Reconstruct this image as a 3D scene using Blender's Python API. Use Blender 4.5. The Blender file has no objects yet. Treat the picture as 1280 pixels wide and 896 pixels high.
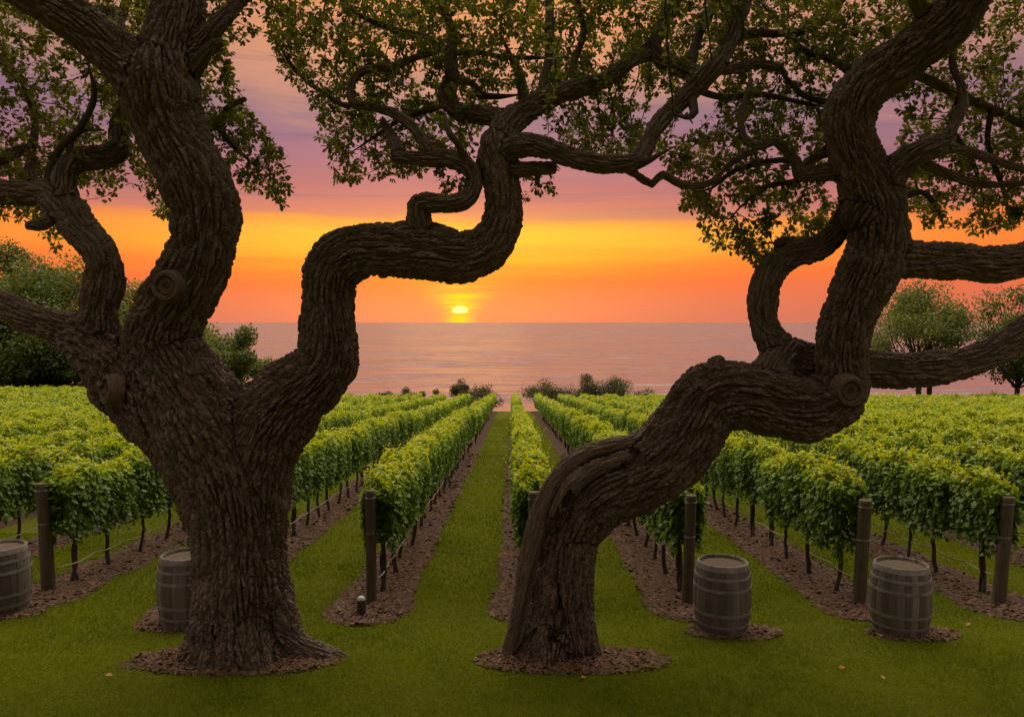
import bpy, math, random
import numpy as np
from mathutils import Vector, Matrix
R = math.radians
S = bpy.context.scene
COL = S.collection
rng = np.random.default_rng(7)
random.seed(7)

# ------------------------------------------------------------------ camera, sky, sun, exposure
CAMZ = 3.5
F = 1000.0                       # focal length in pixels of the 1280 px wide photograph
PITCH = math.atan(0.045)
cam_d = bpy.data.cameras.new('camera'); cam = bpy.data.objects.new('camera', cam_d); COL.objects.link(cam)
cam_d.sensor_width = 36; cam_d.lens = 36 * F / 1280; cam_d.clip_start = .05; cam_d.clip_end = 90000
cam.location = (0, 0, CAMZ); cam.rotation_euler = (R(90) - PITCH, 0, R(0))
S.camera = cam
SUN_AZ, SUN_EL = math.atan2(575 - 640, 1000), math.atan(.0145)

w = bpy.data.worlds.new('World'); S.world = w; w.use_nodes = True
nt = w.node_tree; nt.nodes.clear()
def N(nt, t, **k):
    n = nt.nodes.new(t)
    for a, b in k.items(): setattr(n, a, b)
    return n
def L(nt, a, b): nt.links.new(a, b)
def M(nt, op, a, b=None, c=None, clamp=False):
    n = nt.nodes.new('ShaderNodeMath'); n.operation = op; n.use_clamp = clamp
    for i, v in enumerate((a, b, c)):
        if v is None: continue
        if isinstance(v, (int, float)): n.inputs[i].default_value = v
        else: nt.links.new(v, n.inputs[i])
    return n.outputs[0]
def MIX(nt, f, a, b, mode='MIX'):
    n = nt.nodes.new('ShaderNodeMix'); n.data_type = 'RGBA'; n.blend_type = mode; n.clamp_factor = True
    for i, v in ((0, f), (6, a), (7, b)):
        if isinstance(v, (int, float)): n.inputs[i].default_value = v
        elif isinstance(v, tuple): n.inputs[i].default_value = (*v, 1)
        else: nt.links.new(v, n.inputs[i])
    return n.outputs[2]
def lin(r, g, b):
    f = lambda c: (c / 255 / 12.92) if c / 255 <= .04045 else ((c / 255 + .055) / 1.055) ** 2.4
    return (f(r), f(g), f(b))
def RAMP(nt, fac, stops, interp='LINEAR'):
    n = nt.nodes.new('ShaderNodeValToRGB'); n.color_ramp.interpolation = interp
    e = n.color_ramp.elements
    while len(e) > 1: e.remove(e[-1])
    e[0].position = stops[0][0]; e[0].color = (*stops[0][1], 1)
    for p, c in stops[1:]:
        x = e.new(p); x.color = (*c, 1)
    if fac is not None: nt.links.new(fac, n.inputs[0])
    return n.outputs[0]
def NOISE(nt, vec, scale, detail=3, rough=.5, dist=0.0):
    n = nt.nodes.new('ShaderNodeTexNoise'); n.inputs['Scale'].default_value = scale
    n.inputs['Detail'].default_value = detail; n.inputs['Roughness'].default_value = rough; n.inputs['Distortion'].default_value = dist
    if vec is not None: nt.links.new(vec, n.inputs['Vector'])
    return n.outputs[0]

tc = N(nt, 'ShaderNodeTexCoord').outputs['Generated']
sep = N(nt, 'ShaderNodeSeparateXYZ'); L(nt, tc, sep.inputs[0])
X_, Y_, Z_ = sep.outputs
az = M(nt, 'ARCTAN2', X_, Y_)
daz = M(nt, 'SUBTRACT', az, SUN_AZ)
# long streaks of cloud: noise stretched along the horizon
cv = N(nt, 'ShaderNodeCombineXYZ'); L(nt, M(nt, 'MULTIPLY', az, 2.2), cv.inputs[0]); L(nt, M(nt, 'MULTIPLY', Z_, 62), cv.inputs[1])
st = NOISE(nt, cv.outputs[0], 1.0, 6, .62, .4)
cv2 = N(nt, 'ShaderNodeCombineXYZ'); L(nt, M(nt, 'MULTIPLY', az, 3.5), cv2.inputs[0]); L(nt, M(nt, 'MULTIPLY', Z_, 9), cv2.inputs[1]); cv2.inputs[2].default_value = 4
st2 = NOISE(nt, cv2.outputs[0], 1.7, 6, .6, .6)
zz = M(nt, 'ADD', M(nt, 'ADD', Z_, M(nt, 'MULTIPLY', M(nt, 'SUBTRACT', st2, .5), .016)), M(nt, 'MULTIPLY', M(nt, 'SUBTRACT', st, .5), .030))
zf = M(nt, 'MULTIPLY', zz, 2.0, clamp=True)       # ramp covers z 0 .. 0.5
near = RAMP(nt, zf, [(0, lin(208, 118, 96)), (.05, lin(226, 112, 84)), (.10, lin(250, 104, 50)), (.145, lin(253, 134, 30)), (.19, lin(255, 182, 46)),
                     (.225, lin(255, 184, 60)), (.245, lin(250, 150, 62)), (.258, lin(216, 118, 98)), (.33, lin(186, 108, 112)), (.42, lin(168, 112, 130)),
                     (.48, lin(152, 112, 128)), (.55, lin(206, 144, 118)), (.68, lin(238, 156, 96)), (.85, lin(236, 150, 100)), (1, lin(225, 160, 130))])
far = RAMP(nt, zf, [(0, lin(200, 112, 96)), (.06, lin(214, 106, 84)), (.12, lin(238, 104, 58)), (.19, lin(246, 122, 44)), (.235, lin(238, 118, 56)),
                    (.262, lin(196, 112, 102)), (.36, lin(160, 104, 116)), (.48, lin(142, 104, 122)), (.6, lin(178, 124, 116)), (.8, lin(196, 134, 116)), (1, lin(190, 140, 134))])
g = M(nt, 'POWER', 2.718, M(nt, 'MULTIPLY', M(nt, 'MULTIPLY', daz, daz), -6.5))
sky = MIX(nt, g, far, near)
# broken peach and mauve patches above the first cloud bank
hi = M(nt, 'MULTIPLY', M(nt, 'SUBTRACT', Z_, .14), 8, clamp=True)
pk = M(nt, 'MULTIPLY', M(nt, 'MULTIPLY', M(nt, 'SUBTRACT', st2, .52), 6, clamp=True), hi)
sky = MIX(nt, M(nt, 'MULTIPLY', pk, .5), sky, lin(226, 150, 112))
dk = M(nt, 'MULTIPLY', M(nt, 'MULTIPLY', M(nt, 'SUBTRACT', .47, st2), 5, clamp=True), hi)
sky = MIX(nt, M(nt, 'MULTIPLY', dk, .6), sky, lin(132, 98, 116))
st3 = M(nt, 'MULTIPLY', M(nt, 'MULTIPLY', M(nt, 'SUBTRACT', st, .53), 6, clamp=True), M(nt, 'MULTIPLY', M(nt, 'SUBTRACT', Z_, .118), 40, clamp=True))
sky = MIX(nt, M(nt, 'MULTIPLY', st3, .5), sky, lin(112, 86, 112))
low = M(nt, 'MULTIPLY', M(nt, 'SUBTRACT', .13, Z_), 12, clamp=True)
sk = M(nt, 'MULTIPLY', M(nt, 'MULTIPLY', M(nt, 'SUBTRACT', .46, st), 4, clamp=True), low)
sky = MIX(nt, M(nt, 'MULTIPLY', sk, .75), sky, lin(238, 112, 58))
# glow column over the sun
dz = M(nt, 'SUBTRACT', Z_, math.sin(SUN_EL))
ga = M(nt, 'DIVIDE', daz, M(nt, 'ADD', .016, M(nt, 'MULTIPLY', M(nt, 'MAXIMUM', dz, 0.0), .75)))
gz = M(nt, 'DIVIDE', dz, .030)
gd = M(nt, 'ADD', M(nt, 'MULTIPLY', ga, ga), M(nt, 'MULTIPLY', gz, gz))
gl = M(nt, 'POWER', 2.718, M(nt, 'MULTIPLY', gd, -1.0))
cv3 = N(nt, 'ShaderNodeCombineXYZ'); L(nt, M(nt, 'MULTIPLY', az, 9), cv3.inputs[0]); L(nt, M(nt, 'MULTIPLY', Z_, 210), cv3.inputs[1])
band = M(nt, 'MULTIPLY', M(nt, 'SUBTRACT', NOISE(nt, cv3.outputs[0], 1.0, 3, .5), .18), 1.9, clamp=True)
sky = MIX(nt, M(nt, 'MULTIPLY', M(nt, 'MULTIPLY', gl, band), 1.5, clamp=True), sky, lin(255, 214, 20))
wd_a = M(nt, 'DIVIDE', daz, .30); wd_z = M(nt, 'DIVIDE', M(nt, 'SUBTRACT', Z_, .098), .030)
wd = M(nt, 'POWER', 2.718, M(nt, 'MULTIPLY', M(nt, 'ADD', M(nt, 'MULTIPLY', wd_a, wd_a), M(nt, 'MULTIPLY', wd_z, wd_z)), -1))
sky = MIX(nt, M(nt, 'MULTIPLY', wd, M(nt, 'MULTIPLY', st, 1.0, clamp=True)), sky, lin(255, 204, 30))
sd = M(nt, 'SQRT', M(nt, 'ADD', M(nt, 'POWER', M(nt, 'DIVIDE', daz, 1.15), 2), M(nt, 'POWER', M(nt, 'MULTIPLY', M(nt, 'SUBTRACT', dz, .0005), 1.5), 2)))
disc = M(nt, 'MULTIPLY', M(nt, 'SUBTRACT', .0098, sd), 260, clamp=True)
disc = M(nt, 'MULTIPLY', disc, M(nt, 'MULTIPLY', M(nt, 'ADD', dz, .0035), 500, clamp=True))
sky = MIX(nt, disc, sky, (1.4, 1.1, .42))
# overhead: sky above frame brightened to light the scene; away from the sunset a dim mauve
cosb = M(nt, 'MULTIPLY', M(nt, 'ADD', M(nt, 'COSINE', daz), .35), .9, clamp=True)
back = RAMP(nt, M(nt, 'MULTIPLY', Z_, 1.0, clamp=True), [(0, lin(112, 85, 78)), (.3, lin(113, 91, 84)), (1, lin(118, 98, 90))])
sky = MIX(nt, cosb, back, sky)
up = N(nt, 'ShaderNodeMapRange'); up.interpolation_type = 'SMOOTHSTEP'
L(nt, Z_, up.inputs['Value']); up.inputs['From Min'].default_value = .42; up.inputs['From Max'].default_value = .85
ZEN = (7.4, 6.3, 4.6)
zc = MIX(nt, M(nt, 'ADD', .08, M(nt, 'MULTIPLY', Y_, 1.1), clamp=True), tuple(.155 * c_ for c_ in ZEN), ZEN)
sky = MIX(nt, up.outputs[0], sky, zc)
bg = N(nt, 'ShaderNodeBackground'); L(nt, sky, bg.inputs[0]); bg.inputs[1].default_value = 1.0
nish = N(nt, 'ShaderNodeTexSky', sky_type='NISHITA'); nish.sun_disc = False; nish.sun_elevation = R(2); nish.sun_rotation = SUN_AZ
bg2 = N(nt, 'ShaderNodeBackground'); L(nt, nish.outputs[0], bg2.inputs[0]); bg2.inputs[1].default_value = .012
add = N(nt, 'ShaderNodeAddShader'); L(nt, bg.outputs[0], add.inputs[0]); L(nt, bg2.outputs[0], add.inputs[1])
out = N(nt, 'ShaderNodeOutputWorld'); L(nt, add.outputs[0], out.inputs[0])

sun_d = bpy.data.lights.new('sun', 'SUN'); sun = bpy.data.objects.new('sun', sun_d); COL.objects.link(sun)
sun_d.energy = .010; sun_d.angle = R(10); sun_d.color = (1, .56, .25)
_e = R(6.0); _dir = Vector((math.sin(SUN_AZ) * math.cos(_e), math.cos(SUN_AZ) * math.cos(_e), math.sin(_e)))
sun.rotation_euler = _dir.to_track_quat('Z', 'Y').to_euler(); sun.location = (0, 0, 30)

S.view_settings.view_transform = 'Standard'; S.view_settings.look = 'None'; S.view_settings.gamma = 1
S.view_settings.use_curve_mapping = False; S.view_settings.exposure = 0.0
S.render.engine = 'CYCLES'
S.cycles.max_bounces = 6; S.cycles.diffuse_bounces = 3; S.cycles.glossy_bounces = 2; S.cycles.transmission_bounces = 4; S.cycles.transparent_max_bounces = 4
S.cycles.use_denoising = True

# ------------------------------------------------------------------ helpers
CP, SP = math.cos(PITCH), math.sin(PITCH)
def at(u, v, Y):
    a = (u - 640) / F; b = (448 - v) / F
    return np.array([a, CP + b * SP, b * CP - SP]) * (Y / (CP + b * SP)) + np.array([0, 0, CAMZ])

def _h(i, j, k, s):
    n = (i * 374761393 + j * 668265263 + k * 2147483647 + s * 974634777) & 0xffffffff
    n = ((n ^ (n >> 13)) * 1274126177) & 0xffffffff
    return ((n ^ (n >> 16)) & 0xffffff) / 16777215.0
def vnoise(p, s=0):
    p = np.asarray(p, float); i = np.floor(p).astype(np.int64); f = p - i; f = f * f * (3 - 2 * f)
    r = 0
    for a in (0, 1):
        wa = f[..., 0] if a else 1 - f[..., 0]
        for b in (0, 1):
            wb = f[..., 1] if b else 1 - f[..., 1]
            for c in (0, 1):
                wc = f[..., 2] if c else 1 - f[..., 2]
                r = r + wa * wb * wc * _h(i[..., 0] + a, i[..., 1] + b, i[..., 2] + c, s)
    return r * 2 - 1
def noise2(x, y, s=0):
    x, y = np.broadcast_arrays(np.asarray(x, float), np.asarray(y, float))
    return vnoise(np.stack([x, y, np.zeros_like(x)], -1), s)

def mesh_np(name, V, faces, mat, parent=None, attrs=None, smooth=False):
    """faces: list of (k-column int array) ; one mesh object"""
    V = np.asarray(V, np.float32)
    me = bpy.data.meshes.new(name)
    faces = [np.asarray(f, np.int32) for f in faces if len(f)]
    nl = sum(f.size for f in faces); nf = sum(len(f) for f in faces)
    me.vertices.add(len(V)); me.vertices.foreach_set('co', V.ravel())
    me.loops.add(nl); me.polygons.add(nf)
    me.loops.foreach_set('vertex_index', np.concatenate([f.ravel() for f in faces]))
    tot = np.concatenate([np.full(len(f), f.shape[1], np.int32) for f in faces])
    st = np.zeros(nf, np.int32); st[1:] = np.cumsum(tot)[:-1]
    me.polygons.foreach_set('loop_start', st); me.polygons.foreach_set('loop_total', tot)
    me.polygons.foreach_set('use_smooth', np.full(nf, smooth))
    for k, a in (attrs or {}).items():
        a = np.asarray(a, np.float32)
        at_ = me.attributes.new(k, 'FLOAT' if a.ndim == 1 else 'FLOAT_VECTOR', 'POINT')
        at_.data.foreach_set('value' if a.ndim == 1 else 'vector', a.ravel())
    me.update(calc_edges=True); me.validate()
    me.materials.append(mat)
    o = bpy.data.objects.new(name, me); COL.objects.link(o)
    if parent: o.parent = parent
    return o
def empty(name, loc=(0, 0, 0), rz=0):
    o = bpy.data.objects.new(name, None); COL.objects.link(o); o.location = loc; o.rotation_euler = (0, 0, rz); o.empty_display_size = .2
    return o
def tag(o, label=None, cat=None, group=None, kind=None):
    if label: o['label'] = label
    if cat: o['category'] = cat
    if group: o['group'] = group
    if kind: o['kind'] = kind
    return o

def tube(P, rad, k=6, cap=True, base=0):
    """P (n,3), rad (n,) -> V, quads(+cap tris)"""
    P = np.asarray(P, float); n = len(P); rad = np.asarray(rad, float)
    T = np.gradient(P, axis=0); T /= np.linalg.norm(T, axis=1)[:, None] + 1e-9
    up = np.array([0., 0, 1]) if abs(T[0][2]) < .9 else np.array([1., 0, 0])
    U = np.zeros((n, 3)); u = up - T[0] * up.dot(T[0]); u /= np.linalg.norm(u)
    for i in range(n):
        u = u - T[i] * u.dot(T[i]); u /= np.linalg.norm(u) + 1e-9; U[i] = u
    W = np.cross(T, U); a = np.arange(k) * 2 * np.pi / k
    V = P[:, None] + rad[:, None, None] * (np.cos(a)[None, :, None] * U[:, None] + np.sin(a)[None, :, None] * W[:, None])
    V = V.reshape(-1, 3)
    i = np.arange(n - 1)[:, None] * k; j = np.arange(k)[None]; j2 = (j + 1) % k
    q = np.stack([i + j, i + j2, i + k + j2, i + k + j], -1).reshape(-1, 4) + base
    tri = np.zeros((0, 3), int)
    if cap:
        V = np.vstack([V, P[:1], P[-1:]]); c0 = n * k; c1 = c0 + 1; jj = np.arange(k)
        tri = np.vstack([np.stack([np.full(k, c0), (jj + 1) % k, jj], 1), np.stack([np.full(k, c1), (n - 1) * k + jj, (n - 1) * k + (jj + 1) % k], 1)]) + base
    return V, q, tri
class MB:
    def __init__(s): s.V = []; s.F = {}; s.A = []; s.n = 0
    def add(s, V, *faces, a=0.5):
        s.V.append(V)
        for f in faces:
            if len(f): s.F.setdefault(f.shape[1], []).append(np.asarray(f) + s.n)
        s.A.append(np.full(len(V), a) if np.isscalar(a) else a); s.n += len(V)
    def tube(s, P, r, k=6, a=.5): V, q, t = tube(P, r, k); s.add(V, q, t, a=a)
    def build(s, name, mat, parent=None, smooth=True):
        return mesh_np(name, np.vstack(s.V), [np.vstack(f) for f in s.F.values()], mat, parent, {'tint': np.concatenate(s.A)}, smooth)

def lathe(prof, k=32, rnd=0, seed=0):
    """prof list of (r,z) -> V, quads"""
    pr = np.array(prof, float); a = np.arange(k) * 2 * np.pi / k
    V = np.stack([pr[:, 0:1] * np.cos(a), pr[:, 0:1] * np.sin(a), np.repeat(pr[:, 1:2], k, 1)], -1).reshape(-1, 3)
    n = len(pr); i = np.arange(n - 1)[:, None] * k; j = np.arange(k)[None]; j2 = (j + 1) % k
    return V, np.stack([i + j, i + j2, i + k + j2, i + k + j], -1).reshape(-1, 4)

# leaves ------------------------------------------------------------
OAK = np.array([[0, 0, 0], [.28, .16, .02], [.36, .30, .03], [.50, .17, .02], [.66, .33, .0], [.80, .16, -.02], [.92, .18, -.05],
                [1, 0, -.06], [.92, -.18, -.05], [.80, -.16, -.02], [.66, -.33, 0], [.50, -.17, .02], [.36, -.30, .03], [.28, -.16, .02]])
OAKF = [np.array([[0, 1, 2, 3, 4, 5, 6, 7], [0, 7, 8, 9, 10, 11, 12, 13]])]
GRAPE = np.array([[.08, 0, 0], [-.10, .22, -.02], [.10, .50, -.09], [.40, .40, -.03], [.62, .44, -.10], [1, 0, -.14], [.62, -.44, -.10], [.40, -.40, -.03], [.10, -.50, -.09], [-.10, -.22, -.02]])
GRAPEF = [np.array([[0, 1, 2, 3, 4, 5], [0, 5, 6, 7, 8, 9]])]
QUAD = np.array([[0, 0, 0], [.45, .38, -.05], [1, 0, -.08], [.5, -.4, -.05]])
QUADF = [np.array([[0, 1, 2, 3]])]
def leaf_mesh(shape, fac, P, D, Nn, size, tint):
    """P pos, D direction of the blade, Nn approx normal"""
    D = D / (np.linalg.norm(D, axis=1)[:, None] + 1e-9)
    Nn = Nn - D * (Nn * D).sum(1)[:, None]; Nn /= np.linalg.norm(Nn, axis=1)[:, None] + 1e-9
    B = np.cross(Nn, D); s = size[:, None, None]
    V = P[:, None] + s * (shape[None, :, 0:1] * D[:, None] + shape[None, :, 1:2] * B[:, None] + shape[None, :, 2:3] * Nn[:, None])
    m = len(shape); n = len(P)
    Fs = [(f[None] + (np.arange(n) * m)[:, None, None]).reshape(-1, f.shape[1]) for f in fac]
    return V.reshape(-1, 3), Fs, np.repeat(tint, m)
def unit(n, g=None):
    v = (g or rng).normal(size=(n, 3)); return v / np.linalg.norm(v, axis=1)[:, None]

# ------------------------------------------------------------------ materials
def new_mat(name):
    m = bpy.data.materials.new(name); m.use_nodes = True; m.node_tree.nodes.clear(); return m, m.node_tree
def attr(nt, n): 
    a = N(nt, 'ShaderNodeAttribute'); a.attribute_name = n; return a
def finish(nt, sh, disp=None):
    o = N(nt, 'ShaderNodeOutputMaterial'); L(nt, sh, o.inputs[0])
    if disp is not None: L(nt, disp, o.inputs['Displacement'])
def leaf_mat(name, c0, c1, c2, trans=.45, gloss=.04):
    m, nt = new_mat(name)
    a = attr(nt, 'tint').outputs['Fac']
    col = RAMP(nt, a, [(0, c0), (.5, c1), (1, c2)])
    d = N(nt, 'ShaderNodeBsdfDiffuse'); t = N(nt, 'ShaderNodeBsdfTranslucent'); L(nt, col, d.inputs[0])
    tcol = MIX(nt, 1.0, col, (1.25, 1.15, .5), 'MULTIPLY'); L(nt, tcol, t.inputs[0])
    mx = N(nt, 'ShaderNodeMixShader'); mx.inputs[0].default_value = trans; L(nt, d.outputs[0], mx.inputs[1]); L(nt, t.outputs[0], mx.inputs[2])
    gs = N(nt, 'ShaderNodeBsdfGlossy'); gs.inputs['Roughness'].default_value = .42; gs.inputs[0].default_value = (.8, .8, .8, 1)
    m2 = N(nt, 'ShaderNodeMixShader'); m2.inputs[0].default_value = gloss; L(nt, mx.outputs[0], m2.inputs[1]); L(nt, gs.outputs[0], m2.inputs[2])
    finish(nt, m2.outputs[0]); return m
def simple_mat(name, c0, c1, scale=20, rough=.8, bump=.4, stretch=(1, 1, 1), bdist=.01, metal=0.0, use_tint=False):
    m, nt = new_mat(name)
    t = N(nt, 'ShaderNodeTexCoord').outputs['Object']
    mp = N(nt, 'ShaderNodeMapping'); L(nt, t, mp.inputs[0]); mp.inputs['Scale'].default_value = stretch
    n = NOISE(nt, mp.outputs[0], scale, 6, .6)
    f = M(nt, 'MULTIPLY', M(nt, 'SUBTRACT', n, .3), 2.5, clamp=True)
    if use_tint:
        f = M(nt, 'ADD', M(nt, 'MULTIPLY', f, .35), M(nt, 'MULTIPLY', attr(nt, 'tint').outputs['Fac'], .65), clamp=True)
    p = N(nt, 'ShaderNodeBsdfPrincipled'); L(nt, MIX(nt, f, c0, c1), p.inputs['Base Color'])
    p.inputs['Roughness'].default_value = rough; p.inputs['Metallic'].default_value = metal
    b = N(nt, 'ShaderNodeBump'); b.inputs['Strength'].default_value = bump; b.inputs['Distance'].default_value = bdist
    L(nt, n, b.inputs['Height']); L(nt, b.outputs[0], p.inputs['Normal'])
    finish(nt, p.outputs[0]); return m

def bark_mat(name, disp=True):
    m, nt = new_mat(name)
    v = attr(nt, 'bark').outputs['Vector']
    wn = N(nt, 'ShaderNodeTexNoise'); wn.inputs['Scale'].default_value = 7; wn.inputs['Detail'].default_value = 1; L(nt, v, wn.inputs['Vector'])
    off = N(nt, 'ShaderNodeVectorMath', operation='MULTIPLY_ADD'); L(nt, wn.outputs['Color'], off.inputs[0]); off.inputs[1].default_value = (.026, .026, .010); L(nt, v, off.inputs[2])
    vo = N(nt, 'ShaderNodeTexVoronoi', feature='DISTANCE_TO_EDGE'); vo.inputs['Scale'].default_value = 18; L(nt, off.outputs[0], vo.inputs['Vector'])
    e = N(nt, 'ShaderNodeMapRange'); e.interpolation_type = 'SMOOTHSTEP'; L(nt, vo.outputs['Distance'], e.inputs['Value']); e.inputs['From Min'].default_value = .0; e.inputs['From Max'].default_value = .24
    vo2 = N(nt, 'ShaderNodeTexVoronoi', feature='DISTANCE_TO_EDGE'); vo2.inputs['Scale'].default_value = 27; v2 = N(nt, 'ShaderNodeVectorMath', operation='MULTIPLY'); L(nt, off.outputs[0], v2.inputs[0]); v2.inputs[1].default_value = (1, 1, 2.6); L(nt, v2.outputs[0], vo2.inputs['Vector'])
    e2 = N(nt, 'ShaderNodeMapRange'); e2.interpolation_type = 'SMOOTHSTEP'; L(nt, vo2.outputs['Distance'], e2.inputs['Value']); e2.inputs['From Max'].default_value = .22
    fine = NOISE(nt, off.outputs[0], 60, 4, .65)
    h = M(nt, 'ADD', M(nt, 'ADD', e.outputs[0], M(nt, 'MULTIPLY', e2.outputs[0], .42)), M(nt, 'MULTIPLY', fine, .45))
    big = NOISE(nt, v, 2.2, 3, .5)
    c = MIX(nt, M(nt, 'MULTIPLY', M(nt, 'SUBTRACT', fine, .3), 2.2, clamp=True), BARK0, BARK1)
    c = MIX(nt, M(nt, 'MULTIPLY', M(nt, 'SUBTRACT', big, .45), 3, clamp=True), c, BARK2)
    p = N(nt, 'ShaderNodeBsdfPrincipled'); L(nt, c, p.inputs['Base Color']); p.inputs['Roughness'].default_value = .68
    p.inputs['Specular IOR Level'].default_value = .4
    if disp:
        d = N(nt, 'ShaderNodeDisplacement'); L(nt, h, d.inputs['Height']); L(nt, M(nt, 'MULTIPLY', .050, M(nt, 'ADD', .22, M(nt, 'MULTIPLY', attr(nt, 'limb').outputs['Fac'], 2.6), clamp=True)), d.inputs['Scale']); d.inputs['Midlevel'].default_value = 1.22
        finish(nt, p.outputs[0], d.outputs[0]); m.displacement_method = 'BOTH'
    else:
        b = N(nt, 'ShaderNodeBump'); b.inputs['Distance'].default_value = .01; L(nt, h, b.inputs['Height']); L(nt, b.outputs[0], p.inputs['Normal']); finish(nt, p.outputs[0])
    return m
BARK0, BARK1, BARK2 = (.046, .031, .023), (.185, .128, .097), (.15, .110, .088)
M_BARK = bark_mat('oak_bark')
M_KNOT = simple_mat('knot_wood', (.055, .033, .023), (.13, .085, .06), 30, .8, .6, (1, 1, 1))
M_TWIG = simple_mat('twig_bark', (.030, .020, .015), (.06, .042, .031), 30, .85, .3)
M_OAK = leaf_mat('oak_leaf', (.065, .088, .007), (.13, .16, .012), (.26, .26, .022), .58)
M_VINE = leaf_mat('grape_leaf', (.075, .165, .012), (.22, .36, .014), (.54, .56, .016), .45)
M_VWOOD = simple_mat('vine_wood', (.045, .032, .026), (.09, .065, .05), 25, .9, .6, (3, 3, .6))
M_GRASS = leaf_mat('grass_blade', (.085, .130, .006), (.175, .235, .010), (.30, .32, .030), .4, .01)
M_TREEFAR = leaf_mat('distant_leaf', (.065, .10, .030), (.125, .17, .045), (.20, .24, .06), .45)
M_BUSH = leaf_mat('shrub_leaf', (.045, .055, .02), (.08, .10, .032), (.13, .14, .05), .4)
M_POST = simple_mat('weathered_post', (.055, .042, .028), (.125, .098, .068), 14, .9, .5, (4, 4, .35))
M_WIRE = simple_mat('galvanised_wire', (.35, .35, .34), (.5, .5, .48), 40, .4, .1, metal=.8)
M_HOSE = simple_mat('irrigation_hose', (.32, .29, .22), (.45, .42, .33), 10, .6, .1)
M_CHIP = simple_mat('bark_chip', (.030, .013, .008), (.21, .11, .074), 60, .9, .2, use_tint=True)

m, nt = new_mat('mulch'); M_MULCH = m
t = N(nt, 'ShaderNodeTexCoord').outputs['Object']
vo = N(nt, 'ShaderNodeTexVoronoi'); vo.inputs['Scale'].default_value = 32; vo.inputs['Randomness'].default_value = 1; L(nt, t, vo.inputs['Vector'])
n1 = NOISE(nt, t, 2.5, 4); n2 = NOISE(nt, t, 45, 4)
sepc = N(nt, 'ShaderNodeSeparateColor'); L(nt, vo.outputs['Color'], sepc.inputs[0])
c = RAMP(nt, sepc.outputs[0], [(0, (.030, .014, .009)), (.5, (.070, .034, .022)), (1, (.15, .080, .055))])
c = MIX(nt, M(nt, 'MULTIPLY', n1, .5), c, (.052, .026, .018))
p = N(nt, 'ShaderNodeBsdfPrincipled'); L(nt, c, p.inputs['Base Color']); p.inputs['Roughness'].default_value = .92
b = N(nt, 'ShaderNodeBump'); b.inputs['Distance'].default_value = .03; b.inputs['Strength'].default_value = .9
L(nt, M(nt, 'ADD', vo.outputs['Distance'], M(nt, 'MULTIPLY', n2, .5)), b.inputs['Height']); L(nt, b.outputs[0], p.inputs['Normal']); finish(nt, p.outputs[0])

m, nt = new_mat('turf_ground'); M_GROUND = m
t = N(nt, 'ShaderNodeTexCoord').outputs['Object']
n1 = NOISE(nt, t, .7, 4); n2 = NOISE(nt, t, 55, 5, .7); n3 = NOISE(nt, t, 6, 4, .6)
c = MIX(nt, M(nt, 'MULTIPLY', n2, 1.2, clamp=True), (.065, .085, .005), (.14, .165, .010))
c = MIX(nt, M(nt, 'MULTIPLY', M(nt, 'SUBTRACT', n1, .45), 1.6, clamp=True), c, (.10, .105, .018))
c = MIX(nt, M(nt, 'MULTIPLY', M(nt, 'SUBTRACT', n3, .58), 2.0, clamp=True), c, (.06, .05, .02))
p = N(nt, 'ShaderNodeBsdfPrincipled'); L(nt, c, p.inputs['Base Color']); p.inputs['Roughness'].default_value = 1.0; p.inputs['Specular IOR Level'].default_value = .1
b = N(nt, 'ShaderNodeBump'); b.inputs['Distance'].default_value = .03; L(nt, n2, b.inputs['Height']); L(nt, b.outputs[0], p.inputs['Normal']); finish(nt, p.outputs[0])

m, nt = new_mat('lake_water'); M_WATER = m
t = N(nt, 'ShaderNodeTexCoord').outputs['Object']
mp = N(nt, 'ShaderNodeMapping'); L(nt, t, mp.inputs[0]); mp.inputs['Scale'].default_value = (.22, 1, 1); mp.inputs['Rotation'].default_value = (0, 0, R(4))
def NCOL(vec, sc, det, rough):
    n = nt.nodes.new('ShaderNodeTexNoise'); n.inputs['Scale'].default_value = sc; n.inputs['Detail'].default_value = det; n.inputs['Roughness'].default_value = rough
    nt.links.new(vec, n.inputs['Vector']); q_ = nt.nodes.new('ShaderNodeVectorMath'); q_.operation = 'SUBTRACT'; nt.links.new(n.outputs['Color'], q_.inputs[0]); q_.inputs[1].default_value = (.5, .5, .5); return q_.outputs[0]
def VM(op, a_, b_):
    q_ = nt.nodes.new('ShaderNodeVectorMath'); q_.operation = op; nt.links.new(a_, q_.inputs[0])
    if isinstance(b_, tuple): q_.inputs[1].default_value = b_
    else: nt.links.new(b_, q_.inputs[1])
    return q_.outputs[0]
patch = NOISE(nt, mp.outputs[0], .006, 4, .6)
w1 = VM('MULTIPLY', NCOL(mp.outputs[0], 1.6, 3, .6), (.8, .95, 0)); w2 = VM('MULTIPLY', NCOL(mp.outputs[0], .16, 3, .6), (.9, 1.5, 0)); w3 = VM('MULTIPLY', NCOL(mp.outputs[0], .03, 2, .5), (.3, .7, 0))
sl = VM('ADD', VM('ADD', w1, w2), w3)
am = nt.nodes.new('ShaderNodeCombineXYZ'); amp_ = M(nt, 'ADD', .55, M(nt, 'MULTIPLY', patch, .9)); [nt.links.new(amp_, am.inputs[i]) for i in (0, 1)]
nn_ = VM('NORMALIZE', VM('ADD', VM('MULTIPLY', sl, am.outputs[0]), (0., 0., 1.)), (0., 0., 0.))
p = N(nt, 'ShaderNodeBsdfPrincipled'); p.inputs['Base Color'].default_value = (.17, .092, .12, 1); p.inputs['Roughness'].default_value = .27; p.inputs['IOR'].default_value = 1.333
L(nt, nn_, p.inputs['Normal']); finish(nt, p.outputs[0])

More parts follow.
